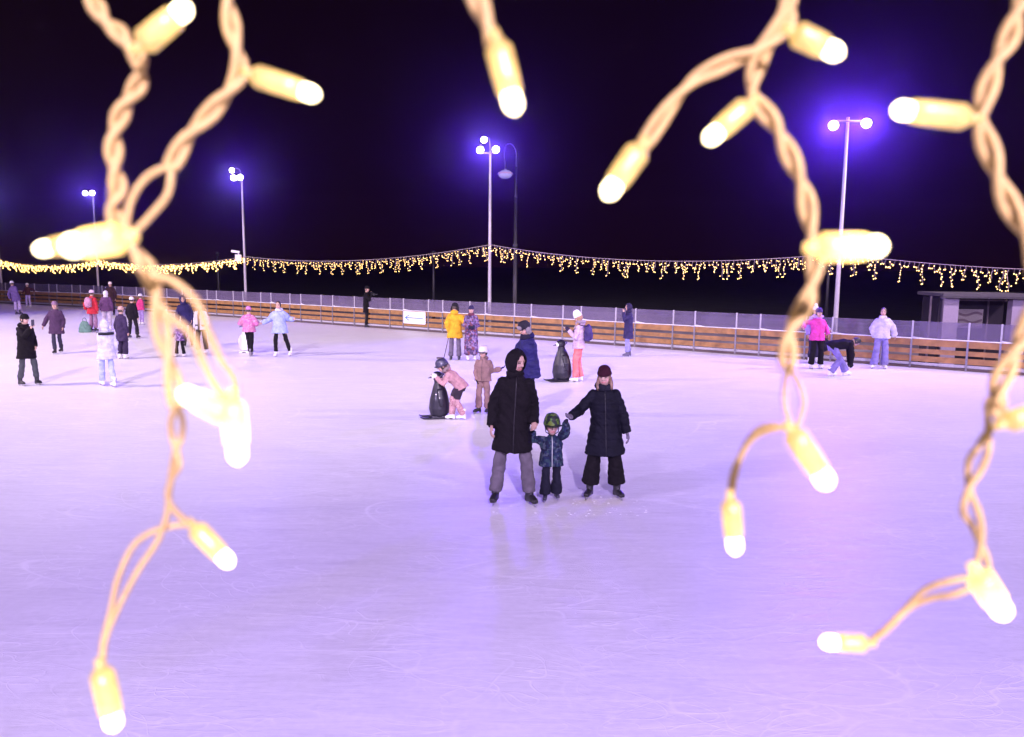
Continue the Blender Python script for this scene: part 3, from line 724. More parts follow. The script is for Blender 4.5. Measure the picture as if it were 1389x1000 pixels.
g = G(); g.loft([(-.45, 0, 7.2), (-.45, 0, 7.12), (-.45, 0, 7.05), (-.45, 0, 6.98)], [.03, .12, .30, .34], n=24); sh = g.obj('lamp_shade', mat('lamp_pink', (.25, .17, .22), .4), sl)
g = G(); g.ell((-.45, 0, 6.975), (.31, .31, .20), nu=20, nv=12); g.obj('glass_bowl', mat('bowl_glass', (.25, .28, .36), .15, coat=.5), sl)
for px_, dep, tp, lab in ((588.5, 46, 3.4, 'thin dark pole left of the yellow parka person, in the darkness beyond the barrier'), (299, 52, 3.3, 'thin dark pole in the darkness right of the left hanging lights'), (1119, 36, 3.6, 'thin dark pole close to the left of the mast behind the bending skater')):
    p = pole_at(px_, dep); g = G(); g.loft([(0, 0, 0), (0, 0, tp * .6), (0, 0, tp + .35)], [.09, .07, .05], n=10)
    t = thing('dark_pole', lab, 'pole', p); g.obj('pole', dkm, t); g = G(); g.ell((0, 0, tp + .42), (.12, .12, .10)); g.obj('pole_cap', dkm, t)

# ------------------------------------------------------------------ icicle light garlands between the masts
cablem = mat('garland_cable', (.40, .33, .34), .6)
bulbm = emit('garland_bulb', (1.0, .60, .18), 7.0, False)
VAR = []
def make_drop(length, r):
    g = G(); b = G(); p = Vector((0, 0, 0)); n_ = max(1, int(length / .075)); path = [p.copy()]
    for k in range(n_):
        q = p + Vector((rnd.uniform(-.045, .045), rnd.uniform(-.03, .03), -length / n_)); path.append(q)
        tw = q + Vector((rnd.choice((-1, 1)) * rnd.uniform(.03, .07), rnd.uniform(-.03, .03), -rnd.uniform(-.01, .05)))
        g.loft([q, tw], [.0045, .0045], n=4); b.ell(tw, (r, r, r * 1.25), nu=7, nv=5); p = q
        if rnd.random() < .4:
            tw = q + Vector((rnd.uniform(-.08, .08), rnd.uniform(-.03, .03), rnd.uniform(-.02, .05))); g.loft([q, tw], [.0045, .0045], n=4); b.ell(tw, (r, r, r), nu=7, nv=5)
    b.ell(p + Vector((0, 0, -.02)), (r, r, r * 1.3), nu=7, nv=5)
    g.loft(path, [.0055] * len(path), n=4)
    mg = g.mesh('light_drop'); mg.materials.append(cablem); mb = b.mesh('bulbs'); mb.materials.append(bulbm); return mg, mb
for r_, lens_ in ((.0125, (.12, .22, .36, .58)), (.024, (.12, .24, .36, .50))):
    VAR.append([[make_drop(l, r_) for _ in range(4)] for l in lens_])
def garland(a, b, sag, label, far):
    a = Vector(a); b = Vector(b); root = thing('icicle_garland', label, 'garland', a, 0, 'icicle garlands strung between the masts'); L_ = (b - a).length
    def at(t): v = (b - a) * t; v.z -= sag * 4 * t * (1 - t); return v
    g = G(); g.loft([at(i / 40) for i in range(41)], [.009] * 41, n=6); g.obj('cable', cablem, root)
    n_ = min(int(L_ / .13), 95); pat = [1, 2, 0, 3, 1, 0, 2, 1, 3, 0]
    for i in range(n_):
        t = (i + .5) / n_; k = pat[i % 10]
        if rnd.random() < .2: k = rnd.randrange(4)
        mg, mb = rnd.choice(VAR[1 if far else 0][k]); d = link('light_drop', mg, root); d.location = at(t); d.rotation_euler = (0, 0, rnd.uniform(0, 6.28))
        d['group'] = 'light drops of the garland'; link('bulbs', mb, d)['kind'] = 'stuff'
def att(px, py, m): d = ray(px, py); return CP + d * ((m.y - .12) / d.y)
A1 = att(665, 332, m1); A2 = att(333, 348, m2); A3 = att(132, 352, m3); A4 = att(1138, 344, m4); A5 = att(-2, 352, m5)
A6 = Vector((17.5, 18.3, A4.z - .35))
garland(A4, A6, .25, 'warm icicle light garland above the shelter at the right edge', False)
garland(A1, A4, .42, 'warm icicle light garland between the three headed mast and the bending skater', False)
garland(A2, A1, .42, 'warm icicle light garland above the blue arrow sign', False)
garland(A3, A2, .35, 'dense warm icicle light garland ending at the mast with security camera', True)
garland(A5, A3, .35, 'dense garland of warm icicle lights at the far left of the barrier', True)

# ------------------------------------------------------------------ shelter beyond the barrier
Ysh = 25.5
q0 = at_depth(1287, 440, Ysh); q1 = at_depth(1376, 440, Ysh); ztop = at_depth(1290, 402, Ysh).z
sh = thing('shelter', 'small pale shelter with square columns and flat roof behind the barrier', 'shelter', ((q0.x + q1.x) / 2, Ysh, -.35), R(-4))
hw_ = (q1.x - q0.x) / 2; hh = ztop + .35; pm = mat('shelter_paint', (.32, .26, .38), .6, var=.08)
for s_ in (-1, 1):
    g = G(); g.box((s_ * hw_, 0, hh / 2), (.46, .30, hh)); g.obj('column', pm, sh, False)
g = G(); g.box((0, .5, hh + .05), (hw_ * 2 + .8, 1.9, .10)); g.box((0, -.40, hh + .03), (hw_ * 2 + .84, .06, .15)); g.obj('roof', mat('shelter_roof', (.07, .06, .08), .7), sh, False)
g = G(); g.box((0, 1.1, hh / 2), (hw_ * 2 + .3, .04, hh - .1)); g.box((-hw_ - .35, .5, hh / 2), (.03, 1.2, hh - .1)); g.obj('glazing', mat('dark_glass', (.03, .025, .035), .15, var=.1), sh, False)
g = G()
for s_ in (-.33, .33): g.box((hw_ * 2 * s_, 1.06, hh / 2), (.04, .05, hh - .1))
g.box((0, 1.06, .62), (hw_ * 2, .05, .05)); g.box((0, .1, hh - .12), (hw_ * 1.6, .05, .05)); g.box((-hw_ - .62, -.1, hh / 2), (.05, .05, hh)); g.obj('frame', mat('shelter_frame', (.12, .09, .12), .5), sh, False)
g = G(); g.box((.10, .98, 1.55), (.80, .04, .62)); po = g.obj('poster', mat('poster_white', (.34, .30, .30), .5), sh, False)
g = G()
for z in (1.70, 1.46, 1.30):
    n_ = 14; vs = []
    for k in range(n_ + 1):
        u = -.28 + .76 * k / n_; w_ = .045 * math.sin(k * .5 + z * 9); vs += [(u, .955, z + w_ - .04), (u, .955, z + w_ + .04)]
    g.add(vs, [(2 * k, 2 * k + 1, 2 * k + 3, 2 * k + 2) for k in range(n_)])
g.obj('wavy_stripes', mat('poster_dark', (.16, .11, .14), .6), po, False)
# ------------------------------------------------------------------ the people
def wp(px, py, feet, off=0.0):
    """a point seen at px, py, at the depth of the person standing at feet (off metres nearer)"""
    b = ground(*feet); return ('w', at_depth(px, py, b.y - off))
BS = ((.014, .013, .016), True); WS = ((.72, .70, .74), True)
# --- the family in the middle
F = (695, 683)
man = person('man in long black hooded coat and grey trousers holding the toddler\'s hand', F, 470, rz=R(4), footL=(.112, -.01, 0), footR=(-.112, .03, 0),
    handR=wp(667, 577, F, .05), handL=wp(724, 573, F, .08), hintL=(.2, 1, 0), hintR=(-.2, 1, 0), yaw=38, nod=12, side=3, hood=dict(up=True, size=.97, open=52, col=(.006, .0045, .006)), beard=True,
    coat=dict(col=(.006, .0045, .006), hem=.185, puff=1.08, flare=1.25, wr=.013, zip=.006, zipcol=(.009, .007, .010), sleeve=1.1), legs=dict(col=(.105, .09, .105), flare=1.2, hem=.06),
    shoes=BS, vox=.0085, wh=dict(palmR=(.9, .1, 0), palmL=(0, .6, .6)), toeL=22, toeR=-14, group=None)
F = (747, 679)
kid = person('toddler in green and black helmet and blue patterned jacket, arms held by two adults', F, 567, rz=R(2), head=1.80, wide=1.2,
    handR=wp(722, 585, F, .04), handL=wp(768, 574, F, .14), hintL=(.8, .2, -1), hintR=(-.8, .2, -1), footL=(.075, .06, 0), footR=(-.075, -.04, 0), yaw=6, nod=6,
    hat='helmet', coat=dict(col=(.016, .022, .06), pat=('patch', ((.025, .05, .065), (.012, .014, .035), (.06, .075, .10), (.016, .025, .06)), 36), hem=.10, puff=1.52, flare=1.06, zip=.006, zipcol=(.35, .38, .36), sleeve=1.15, name='jacket'),
    legs=dict(col=(.012, .012, .022), flare=2.0, hem=.02), shoes=((.04, .04, .06), True), gloves=(.02, .02, .03), vox=.0075,
    wh=dict(hatcol=(.025, .03, .028), vis=.026, hatpat=('camo', ((.014, .018, .016), (.07, .16, .04), (.12, .17, .03)), 16), palmL=(0, -1, 0), palmR=(0, -1, 0)), toeL=10, toeR=-8, group=None)
F = (818, 675)
woman = person('woman in navy quilted long coat and burgundy knitted hat, reaching for the toddler', F, 494, rz=R(-2), footL=(.105, 0, 0), footR=(-.105, 0, 0), side=-2,
    handR=wp(775, 564, F, .24), handL=wp(852, 592, F, .04), hintR=(-.1, .6, -.5), hintL=(.3, 1, 0), yaw=-14, nod=10, hat='beanie', hair=((.20, .125, .08), .035),
    coat=dict(col=(.0045, .0045, .010), hem=.20, puff=1.16, flare=1.34, quilt=.085, wr=.009, rough=.75, zip=.006, zipcol=(.01, .01, .014), sleeve=1.05), legs=dict(col=(.006, .0045, .006), flare=1.85, hem=.20),
    shoes=BS, scarf=(.012, .012, .02), hood=dict(col=(.010, .011, .025)), vox=.0085, wh=dict(hatcol=(.032, .005, .014), palmR=(.3, -.2, .8), palmL=(-.9, .1, 0), flat=True), toeL=24, toeR=-22, gloves=(.14, .12, .16), group=None)
# --- penguin skating aids
def penguin(feet, hpx, rz, label, w=1.0, white=False, kind='penguin skating aid'):
    b = ground(*feet); top = at_depth(feet[0], hpx, b.y).z; k = top
    r = thing('skating_aid', label, 'skating aid', b, rz, 'skating aids pushed on the ice'); w *= k
    dm = mat('aid_white', (.75, .74, .78), .4) if white else mat('aid_black', (.010, .009, .020), .42, var=.2, coat=.12)
    g = G(); g.loft([(0, .02, .05 * k), (0, .01, .10 * k), (0, 0, .22 * k), (0, 0, .40 * k), (0, 0, .56 * k), (0, -.01, .68 * k), (0, -.02, .76 * k), (0, -.03, .82 * k)],
             [(.17 * w, .15 * w), (.215 * w, .20 * w), (.235 * w, .22 * w), (.215 * w, .20 * w), (.175 * w, .16 * w), (.13 * w, .12 * w), (.09 * w, .085 * w), (.08 * w, .08 * w)], n=22)
    for s_ in (-1, 1):
        g.loft([(s_ * .16 * w, 0, .62 * k), (s_ * .235 * w, .01, .45 * k), (s_ * .25 * w, .03, .28 * k)], [(.03 * k, .07 * k), (.028 * k, .07 * k), (.01 * k, .03 * k)], n=10)
    fuse(g, 'body', .012, dm, r, smooth=3)
    g = G(); g.ell((0, -.04 * k, .885 * k), (.098 * k, .115 * k, .105 * k), None, 20, 14); g.obj('head', dm, r)
    wm = mat('aid_patch', (.80, .79, .80), .4)
    g = G(); g.ell((0, -.120 * k, .875 * k), (.070 * k, .045 * k, .060 * k)); g.loft([(0, -.02, .30 * k), (0, -.01, .55 * k)], [(.12 * w, .21 * w), (.09 * w, .155 * w)], n=14) if 0 else None
    g.obj('face_patch', wm, r)
    g = G(); g.loft([(0, -.15 * k, .868 * k), (0, -.235 * k, .850 * k)], [(.028 * k, .022 * k), (.006 * k, .005 * k)], n=10); g.obj('beak', mat('aid_beak', (.05, .04, .05) if not white else (.1, .08, .08), .4), r)
    g = G()
    for s_ in (-1, 1): g.ell((s_ * .055 * k, -.142 * k, .905 * k), (.012 * k, .008 * k, .012 * k), nu=8, nv=6)
    g.obj('eyes', mat('aid_eye', (.01, .01, .01), .2), r)
    g = G(); g.loft(spline([(-.22 * k, -.02, .90 * k), (-.12 * k, .06 * k, .93 * k), (0, .09 * k, .93 * k), (.12 * k, .06 * k, .93 * k), (.22 * k, -.02, .90 * k)]), [.014] * 33, n=8); g.obj('handle', mat('aid_handle', (.10, .09, .16), .5), r)
    g = G()
    for s_ in (-1, 1): g.loft([(s_ * .12 * w, .26 * k, .022), (s_ * .13 * w, -.10 * k, .022), (s_ * .13 * w, -.34 * k, .022), (s_ * .13 * w, -.42 * k, .05)], [(.06 * k, .018), (.065 * k, .018), (.055 * k, .016), (.03 * k, .008)], n=12)
    g.box((0, 0, .045), (.34 * w, .34 * k, .03)); fuse(g, 'runner_base', .010, dm, r, smooth=1)
    return r
penguin((596, 567), 503, R(-78), 'black plastic penguin skating aid under the hands of the girl in pink')
penguin((762, 517), 460, R(-70), 'black plastic penguin skating aid beside the girl with coral trousers', 1.05)
penguin((334, 478), 440, R(180), 'pale white skating aid pushed ahead of the skater in the pink mottled jacket', 1.0, True)
penguin((226, 436), 419, R(30), 'tiny white skating aid standing alone far off on the ice at left', 1.0, True)
# --- second row
F = (619, 570)
person('girl in pink jacket and dark helmet, bent over and pushing a penguin skating aid', F, h=1.24, rz=R(-84), lean=46, head=1.34, footL=(-.02, .10, 0), footR=(-.04, -.06, 0), drop=.03,
    handL=wp(592, 512, F, .10), handR=wp(590, 511, F, -.16), hintL=(.2, .3, -.8), hintR=(-.2, .3, -.8), nod=22, hat='helmet', coat=dict(col=(.42, .23, .25), pat=('dots', ((.46, .27, .28), (.40, .22, .24)), 26), hem=.06, puff=1.25, name='jacket'),
    legs=dict(col=(.48, .29, .31), pat=('dots', ((.28, .12, .15), (.48, .29, .31)), 30), flare=1.35, hem=.02), legcol2=(.035, .025, .04), shoes=WS, gloves=(.6, .58, .6), vox=.009,
    hood=dict(col=(.50, .24, .26), fur=(.22, .16, .17)), wh=dict(hatcol=(.035, .032, .07)))
F = (656, 560)
person('child in dusty mauve snowsuit, white and black helmet and glasses', F, 468, rz=R(-16), head=1.26, footL=(.07, -.01, 0), footR=(-.06, -.07, 0), handR=wp(647, 515, F, .04), handL=wp(679, 500, F, 0), hintL=(.3, .4, -.8),
    yaw=-10, nod=4, hat='helmet', glasses=True, coat=dict(col=(.24, .145, .14), hem=.05, puff=1.22, zip=.005, zipcol=(.12, .07, .08), name='snowsuit_top', sleeve=1.15), legs=dict(col=(.24, .145, .14), flare=1.5, hem=.02), shoes=BS,
    gloves=(.012, .012, .016), hood=dict(col=(.24, .145, .14)), vox=.009, wh=dict(hatcol=(.66, .62, .64), viscol=(.02, .02, .02), vis=.024), toeR=-30)
F = (717, 563)
person('tall adult in bright navy hooded jacket and fur flapped hat, behind the man in black', F, 433, rz=R(-58), lean=9, nod=24, handR=wp(692, 494, F, .05), handL=wp(716, 510, F, -.2), hat='trapper',
    coat=dict(col=(.016, .014, .085), hem=.13, puff=1.22, wr=.014, sleeve=1.15, rough=.6), legs=dict(col=(.03, .03, .04), flare=1.2), hood=dict(col=(.015, .013, .075)), gloves=(.012, .012, .016), scarf=(.015, .013, .03), vox=.0095, wh=dict(hatcol=(.02, .018, .03), flapcol=(.20, .17, .20)))
F = (784, 518)
p10 = person('girl with tall white hat, pale jacket and coral trousers looking at her phone', F, 423, rz=R(-100), nod=24, footL=(.06, -.03, 0), footR=(-.06, .03, 0), handL=wp(772, 449, F, .12), handR=wp(773, 450, F, -.1), hintL=(.3, .3, -.9), hintR=(-.3, .3, -.9), hat='beanie', hair=((.35, .2, .12), .10),
    coat=dict(col=(.48, .36, .48), pat=('dots', ((.45, .30, .43), (.52, .42, .52)), 20), hem=.05, puff=1.12, name='jacket'), legs=dict(col=(.66, .18, .18), flare=1.35, hem=.0), shoes=WS, gloves=(.03, .02, .05), hood=dict(col=(.40, .3, .4), fur=(.30, .24, .30)), vox=.010,
    wh=dict(hatcol=(.78, .76, .78), hatz=.115))
F = (617, 488)
p8 = person('person in bright yellow parka with black hat seen from behind, holding a stick', F, 411, rz=R(176), footL=(.075, 0, 0), footR=(-.075, 0, 0), handL=wp(609, 449, F, .05), handR=wp(634, 445, F, .02), nod=14, yaw=-14, hat='trapper',
    coat=dict(col=(.62, .34, .018), hem=.14, puff=1.25, wr=.012, sleeve=1.15), legs=dict(col=(.13, .11, .16), flare=1.2, hem=.05), shoes=((.03, .03, .05), False), hood=dict(col=(.60, .33, .018)), gloves=(.02, .02, .025), vox=.011, wh=dict(hatcol=(.016, .014, .018), flapcol=(.02, .018, .02)))
F = (639, 489)
person('person in ankle length purple patterned coat, burgundy scarf and navy hat', F, 414, rz=R(6), handL=(-.03, -.14, -.17), handR=(.03, -.14, -.17), hat='beanie',
    coat=dict(col=(.10, .06, .16), pat=('patch', ((.20, .13, .27), (.05, .03, .08), (.16, .05, .07), (.13, .09, .20), (.05, .03, .08), (.24, .17, .28)), 21), hem=.44, puff=1.22, flare=1.12, wr=.008, name='long_coat'), legs=dict(col=(.03, .025, .04)),
    shoes=WS, gloves=(.02, .02, .04), scarf=(.11, .025, .05), vox=.011, wh=dict(hatcol=(.03, .025, .07), flat=True))
F = (851, 484)
person('person in long dark navy coat and pale jeans standing sideways, hand at the mouth', F, 410, rz=R(-74), handL=wp(846, 424, F, .1), handR=wp(847, 428, F, -.1), hintL=(.2, -.1, -1), hintR=(-.2, -.1, -1), footL=(.05, -.03, 0), footR=(-.05, .06, 0),
    hood=dict(up=True, size=.92, open=50, col=(.03, .024, .06)), coat=dict(col=(.035, .028, .085), hem=.20, puff=1.05, quilt=.07, wr=.006), legs=dict(col=(.26, .25, .50), flare=1.1), shoes=((.10, .09, .14), True), vox=.011)
F = (498, 444)
p13 = person('person in black coat by the barrier raising both hands with a camera', F, 388, rz=R(78), handL=wp(504, 399, F, -.1), handR=wp(504, 400, F, .1), hintL=(.3, 0, -1), hintR=(-.3, 0, -1), hat='beanie', nod=4, yaw=-15,
    coat=dict(col=(.006, .005, .006), hem=.17, puff=1.1), legs=dict(col=(.012, .011, .014), flare=.95), shoes=((.012, .011, .016), False), gloves=(.012, .012, .014), vox=.012, wh=dict(hatcol=(.006, .005, .006)))
# --- right hand group
F = (1106, 500)
p14 = person('child in magenta jacket and black trousers with navy hat, arms held out', F, 418, rz=R(6), handR=wp(1090, 444, F, 0), handL=wp(1123, 453, F, 0), footL=(.085, 0, 0), footR=(-.085, 0, 0), hat='beanie', head=1.1, hood=dict(col=(.55, .12, .50), fur=(.45, .30, .60)),
    coat=dict(col=(.55, .05, .30), hem=.06, puff=1.25, zip=.005, zipcol=(.5, .04, .25), name='jacket'), legs=dict(col=(.007, .006, .008), flare=1.35, hem=.02), shoes=WS, vox=.011, wh=dict(hatcol=(.06, .03, .14)))
F = (1102, 492)
person('person with white pompom hat mostly hidden behind the child in magenta', F, 412, rz=R(8), hat='pom', handL=(.15, -.1, -.2), coat=dict(col=(.30, .20, .55), hem=.08, puff=1.0, name='jacket'), legs=dict(col=(.03, .025, .05)), shoes=WS, vox=.013, wh=dict(hatcol=(.70, .68, .72)))
F = (1139, 510)
person('skater in black top and purple jeans bent double to reach the skates', F, h=1.66, rz=R(84), lean=82, nod=80, footL=(.06, -.10, 0), footR=(-.06, .16, 0), drop=.06, handL=wp(1152, 497, F, -.1), handR=wp(1155, 499, F, .12), hintL=(.2, -.5, 0), hintR=(-.2, -.5, 0), hair=((.015, .012, .014), 0),
    coat=dict(col=(.007, .005, .009), hem=.05, puff=1.1, name='top', wr=.012), legs=dict(col=(.17, .14, .36), flare=1.5, hem=.0), shoes=WS, vox=.011, gloves=(.012, .012, .014), wh=dict(pel=(0, .04, 0)))
F = (1195, 500)
person('person in white puffer jacket and wide purple jeans leaning back on the barrier', F, 417, rz=R(-6), handR=wp(1187, 457, F, -.12), handL=wp(1215, 458, F, -.12), hintL=(1, .3, 0), hintR=(-1, .3, 0), footR=(-.13, -.02, 0), footL=(.05, 0, 0), yaw=-22, hair=((.05, .03, .03), 0),
    coat=dict(col=(.46, .43, .56), hem=.035, puff=1.35, sleeve=1.25, quilt=.12, wr=.008, name='puffer_jacket'), legs=dict(col=(.20, .17, .40), flare=1.7, hem=.0), shoes=WS, scarf=(.62, .58, .70), vox=.011, toeR=-40)
# --- left hand groups
F = (38, 523)
p17 = person('person in black hooded coat photographing with a raised phone, nearest at far left', F, 425, rz=R(62), handR=wp(41, 446, F, .25), handL=wp(48, 470, F, -.1), hintR=(-.2, -.1, -1), footR=(-.07, .06, 0), footL=(.10, -.06, 0), hat='beanie', nod=4, yaw=12,
    coat=dict(col=(.006, .0045, .006), hem=.16, puff=1.15, wr=.012), legs=dict(col=(.055, .06, .065), flare=1.0, hem=.18), shoes=BS, hood=dict(col=(.006, .0045, .006)), vox=.011, wh=dict(hatcol=(.006, .005, .006)))
F = (78, 480)
person('skater in dark plum coat gliding forward with one arm swung out', F, 408, rz=R(6), handR=wp(58, 444, F, 0), hintR=(-.6, .4, 0), footL=(.03, .12, .02), footR=(-.02, -.05, 0), hat='beanie', coat=dict(col=(.055, .028, .065), hem=.16, puff=1.25), legs=dict(col=(.03, .028, .05), flare=.95), shoes=BS, vox=.012,
    wh=dict(hatcol=(.20, .12, .20)))
F = (147, 525)
person('skater in white coat and pale blue trousers, back half turned, black band at the collar', F, 431, rz=R(-128), handL=wp(140, 482, F, .08), footL=(.02, -.14, 0), footR=(-.03, .12, 0), hood=dict(up=True, size=.95, open=40, col=(.48, .48, .56)), nod=16, coat=dict(col=(.50, .50, .58), hem=.12, puff=1.22, quilt=.10, wr=.008, band=(.27, (.02, .02, .025))),
    legs=dict(col=(.34, .39, .68), flare=1.2, hem=.02), shoes=WS, gloves=(.25, .25, .35), vox=.011)
F = (167, 487)
person('person in dark purple long coat and beige hat, just behind the white coat', F, 415, rz=R(160), hat='beanie', coat=dict(col=(.035, .022, .06), hem=.20, puff=1.1), legs=dict(col=(.03, .02, .05), flare=1.4), shoes=WS, vox=.012, wh=dict(hatcol=(.48, .30, .26)))
F = (181, 459)
person('person all in black with white hat skating away, legs apart', F, 402, rz=R(170), footL=(.12, 0, 0), footR=(-.12, 0, 0), hat='beanie', coat=dict(col=(.007, .005, .009), hem=.07, puff=1.15, name='jacket'), legs=dict(col=(.012, .010, .016), flare=1.2), shoes=BS, vox=.014, wh=dict(hatcol=(.70, .66, .74)))
F = (192, 441)
person('child in bright magenta jacket and white hat beyond the person in black', F, 399, rz=R(150), hat='beanie', head=1.15, coat=dict(col=(.52, .04, .18), hem=.05, puff=1.2, name='jacket'), legs=dict(col=(.35, .25, .55), flare=1.1), shoes=WS, vox=.015, wh=dict(hatcol=(.70, .68, .74)))
F = (127, 450)
p23 = person('person in red coat with pale hat seen from behind, wearing a pink backpack', F, 393, rz=R(168), hat='beanie', coat=dict(col=(.42, .02, .035), hem=.11, puff=1.2), legs=dict(col=(.26, .14, .24), flare=1.3), shoes=BS, vox=.014, handL=(.12, -.02, -.26), wh=dict(hatcol=(.66, .50, .68)))
F = (146, 447)
person('person in plum jacket with white headscarf and pale trousers, right of the red coat', F, 393, rz=R(200), hood=dict(up=True, size=.9, open=46, col=(.66, .62, .72)), coat=dict(col=(.10, .04, .12), hem=.07, puff=1.2, name='jacket'), legs=dict(col=(.50, .44, .55), flare=1.4), shoes=WS, vox=.014)
F = (152, 428)
person('dark clothed person with round white hat standing farthest off near the third mast', F, 382, rz=R(10), hat='beanie', coat=dict(col=(.035, .015, .018), hem=.14, puff=1.1), legs=dict(col=(.02, .012, .016)), shoes=BS, vox=.015, wh=dict(hatcol=(.72, .62, .62)))
F = (25, 427)
person('person in long purple jacket and white hat leaning over at the far left', F, h=1.72, rz=R(175), side=16, hat='beanie', coat=dict(col=(.13, .08, .26), hem=.14, puff=1.2), legs=dict(col=(.45, .35, .60), flare=1.1), shoes=BS, vox=.014, wh=dict(hatcol=(.70, .68, .78), pel=(.05, 0, 0)))
F = (39, 417)
person('skater in brown jacket and lilac trousers with arms spread beside the barrier', F, 384, rz=R(0), handL=(.20, 0, -.13), handR=(-.16, 0, -.20), footL=(.08, 0, 0), footR=(-.08, 0, 0), hat='beanie', head=1.1, coat=dict(col=(.07, .02, .02), hem=.03, puff=1.1, name='jacket'), legs=dict(col=(.45, .36, .66), flare=1.2), shoes=WS, vox=.015, wh=dict(hatcol=(.72, .70, .74)))
F = (256, 470)
person('adult in navy jacket leaning over behind the small child, half hidden by the cords', F, 398, rz=R(20), side=-12, lean=10, coat=dict(col=(.020, .016, .07), hem=.12, puff=1.2), legs=dict(col=(.02, .02, .04)), shoes=BS, hood=dict(up=True, size=.95, open=44, col=(.020, .016, .07)), vox=.013)
F = (245, 484)
person('small child in purple patterned jacket and black trousers with legs apart', F, 436, rz=R(-5), head=1.5, footL=(.12, 0, 0), footR=(-.12, 0, 0), handL=(.16, -.05, -.2), handR=(-.14, 0, -.2), hat='beanie', coat=dict(col=(.12, .05, .18), pat=('patch', ((.25, .18, .32), (.06, .03, .10)), 22), hem=.08, puff=1.3, name='jacket'), legs=dict(col=(.007, .006, .008), flare=1.4, hem=.02), shoes=WS, vox=.012, wh=dict(hatcol=(.10, .06, .30)))
F = (274, 481)
p29 = person('skater in black and white colour-block jacket facing the camera', F, 409, rz=R(-8), footL=(.05, .1, 0), footR=(-.06, -.02, 0), hat='beanie', hood=dict(col=(.02, .02, .03)), coat=dict(col=(.48, .46, .56), hem=.06, puff=1.15, band=(.02, (.016, .014, .02)), zip=.035, zipcol=(.014, .012, .018), name='jacket'), legs=dict(col=(.014, .012, .018), flare=1.2), shoes=WS, vox=.012, wh=dict(hatcol=(.018, .014, .02)))
F = (337, 483)
person('skater in pink mottled jacket and black trousers seen from behind', F, 415, rz=R(176), footL=(-.02, -.06, 0), footR=(-.07, .05, 0), handL=(.04, -.12, -.16), handR=(-.04, -.12, -.16), hat='beanie', coat=dict(col=(.55, .20, .36), pat=('camo', ((.30, .10, .24), (.62, .34, .48), (.45, .12, .30)), 9), hem=.05, puff=1.35, sleeve=1.2, name='jacket'),
    legs=dict(col=(.007, .006, .008), flare=1.25, hem=.05), shoes=((.2, .18, .22), True), vox=.012, wh=dict(hatcol=(.48, .18, .42)))
F = (384, 484)
person('skater in pale blue parka and black leggings, both arms stretched wide', F, 408, rz=R(0), footR=(-.13, 0, 0), footL=(.13, .04, 0), handR=wp(356, 438, F, 0), handL=wp(398, 433, F, 0), hintR=(-.3, .3, -.5), hintL=(.3, .3, -.5), side=-2, hair=((.03, .02, .02), 0), hood=dict(col=(.45, .46, .58)),
    coat=dict(col=(.30, .36, .68), hem=.11, puff=1.28, flare=1.12, sleeve=1.15, wr=.012), legs=dict(col=(.007, .006, .008), flare=.95, hem=.12), shoes=WS, scarf=(.55, .55, .66), vox=.011, wh=dict(pel=(-.05, 0, 0)))

# ------------------------------------------------------------------ things they hold or wear
def phone(P, d, up, label, col=(.05, .05, .06)):
    t = thing('phone', label, 'phone', P); g = G(); q = Vector(d).normalized().to_track_quat('Y', 'Z').to_matrix()
    g.box((0, 0, .02), (.075, .010, .15), q); g.obj('case', mat('phone_case_%d' % len(MATS), col, .3), t, False)
    g = G(); v = q @ Vector((0, .0062, .02)); g.box(v, (.068, .002, .14), q); g.obj('screen', mat('phone_screen', (.3, .32, .4), .1), t, False)
phone(p17['wR'] + p17['dR'] * .11 + Vector((0, 0, .03)), (-.9, .3, 0), None, 'dark phone held up by the person in black at far left')
phone((p10['wL'] + p10['wR']) / 2 + p10['fw'] * .10 + Vector((0, 0, .03)), (.9, 0, .7), None, 'white phone in the hands of the girl with coral trousers', (.8, .8, .82))
t = thing('camera_in_hand', 'small black camera raised by the person in black at the barrier', 'camera', (p13['wL'] + p13['wR']) / 2 + p13['fw'] * .12)
g = G(); g.box((0, 0, 0), (.10, .16, .10)); g.obj('body', mat('cam_dark', (0, 0, 0)), t, False)
g = G(); g.loft([(.04, 0, 0), (.16, 0, .01)], [.035, .032], side=(0, 0, 1)); g.obj('lens', mat('cam_dark', (0, 0, 0)), t)
a_ = p8['wL'] + p8['dL'] * .07; b_ = ground(602, 487); t = thing('stick', 'thin dark stick held upright on the ice by the yellow parka person', 'stick', b_)
g = G(); d_ = (a_ - b_); g.loft([Vector((0, 0, .01)), d_ * .5, d_ * 1.08], [.012, .012, .012], n=8); g.obj('shaft', mat('stick_wood', (.10, .07, .09), .6), t)
g = G(); g.box((-.10, 0, .03), (.24, .02, .05)); g.obj('blade', mat('stick_wood', (0, 0, 0)), t, False)
def backpack(p, label, col, s=1.0):
    c = p['chest'] - p['fw'] * .20 - p['up'] * .04; r = thing('backpack', label, 'backpack', c)
    B = Matrix((p['sx'], -p['fw'], p['up'])).transposed()
    g = G(); g.ell((0, .03, 0), (.15 * s, .10 * s, .22 * s)); g.ell((0, .09, -.07), (.11 * s, .06 * s, .11 * s)); g.box((0, 0, -.02), (.24 * s, .12 * s, .34 * s))
    for i, v in enumerate(g.v): g.v[i] = B @ v
    fuse(g, 'bag', .012, fabric(col, rough=.6), r, wrinkle=.006)
    for s_ in (-1, 1):
        g = G(); g.loft([B @ Vector((s_ * .09, -.04, .17 * s)), B @ Vector((s_ * .10, -.20, .20 * s)), B @ Vector((s_ * .12, -.33, .06)), B @ Vector((s_ * .13, -.28, -.14))], [(.022, .008)] * 4, side=p['sx'], n=8); g.obj('strap', fabric(tuple(x * .7 for x in col)), r)
backpack(p10, 'navy and violet backpack on the girl with coral trousers', (.040, .025, .12))
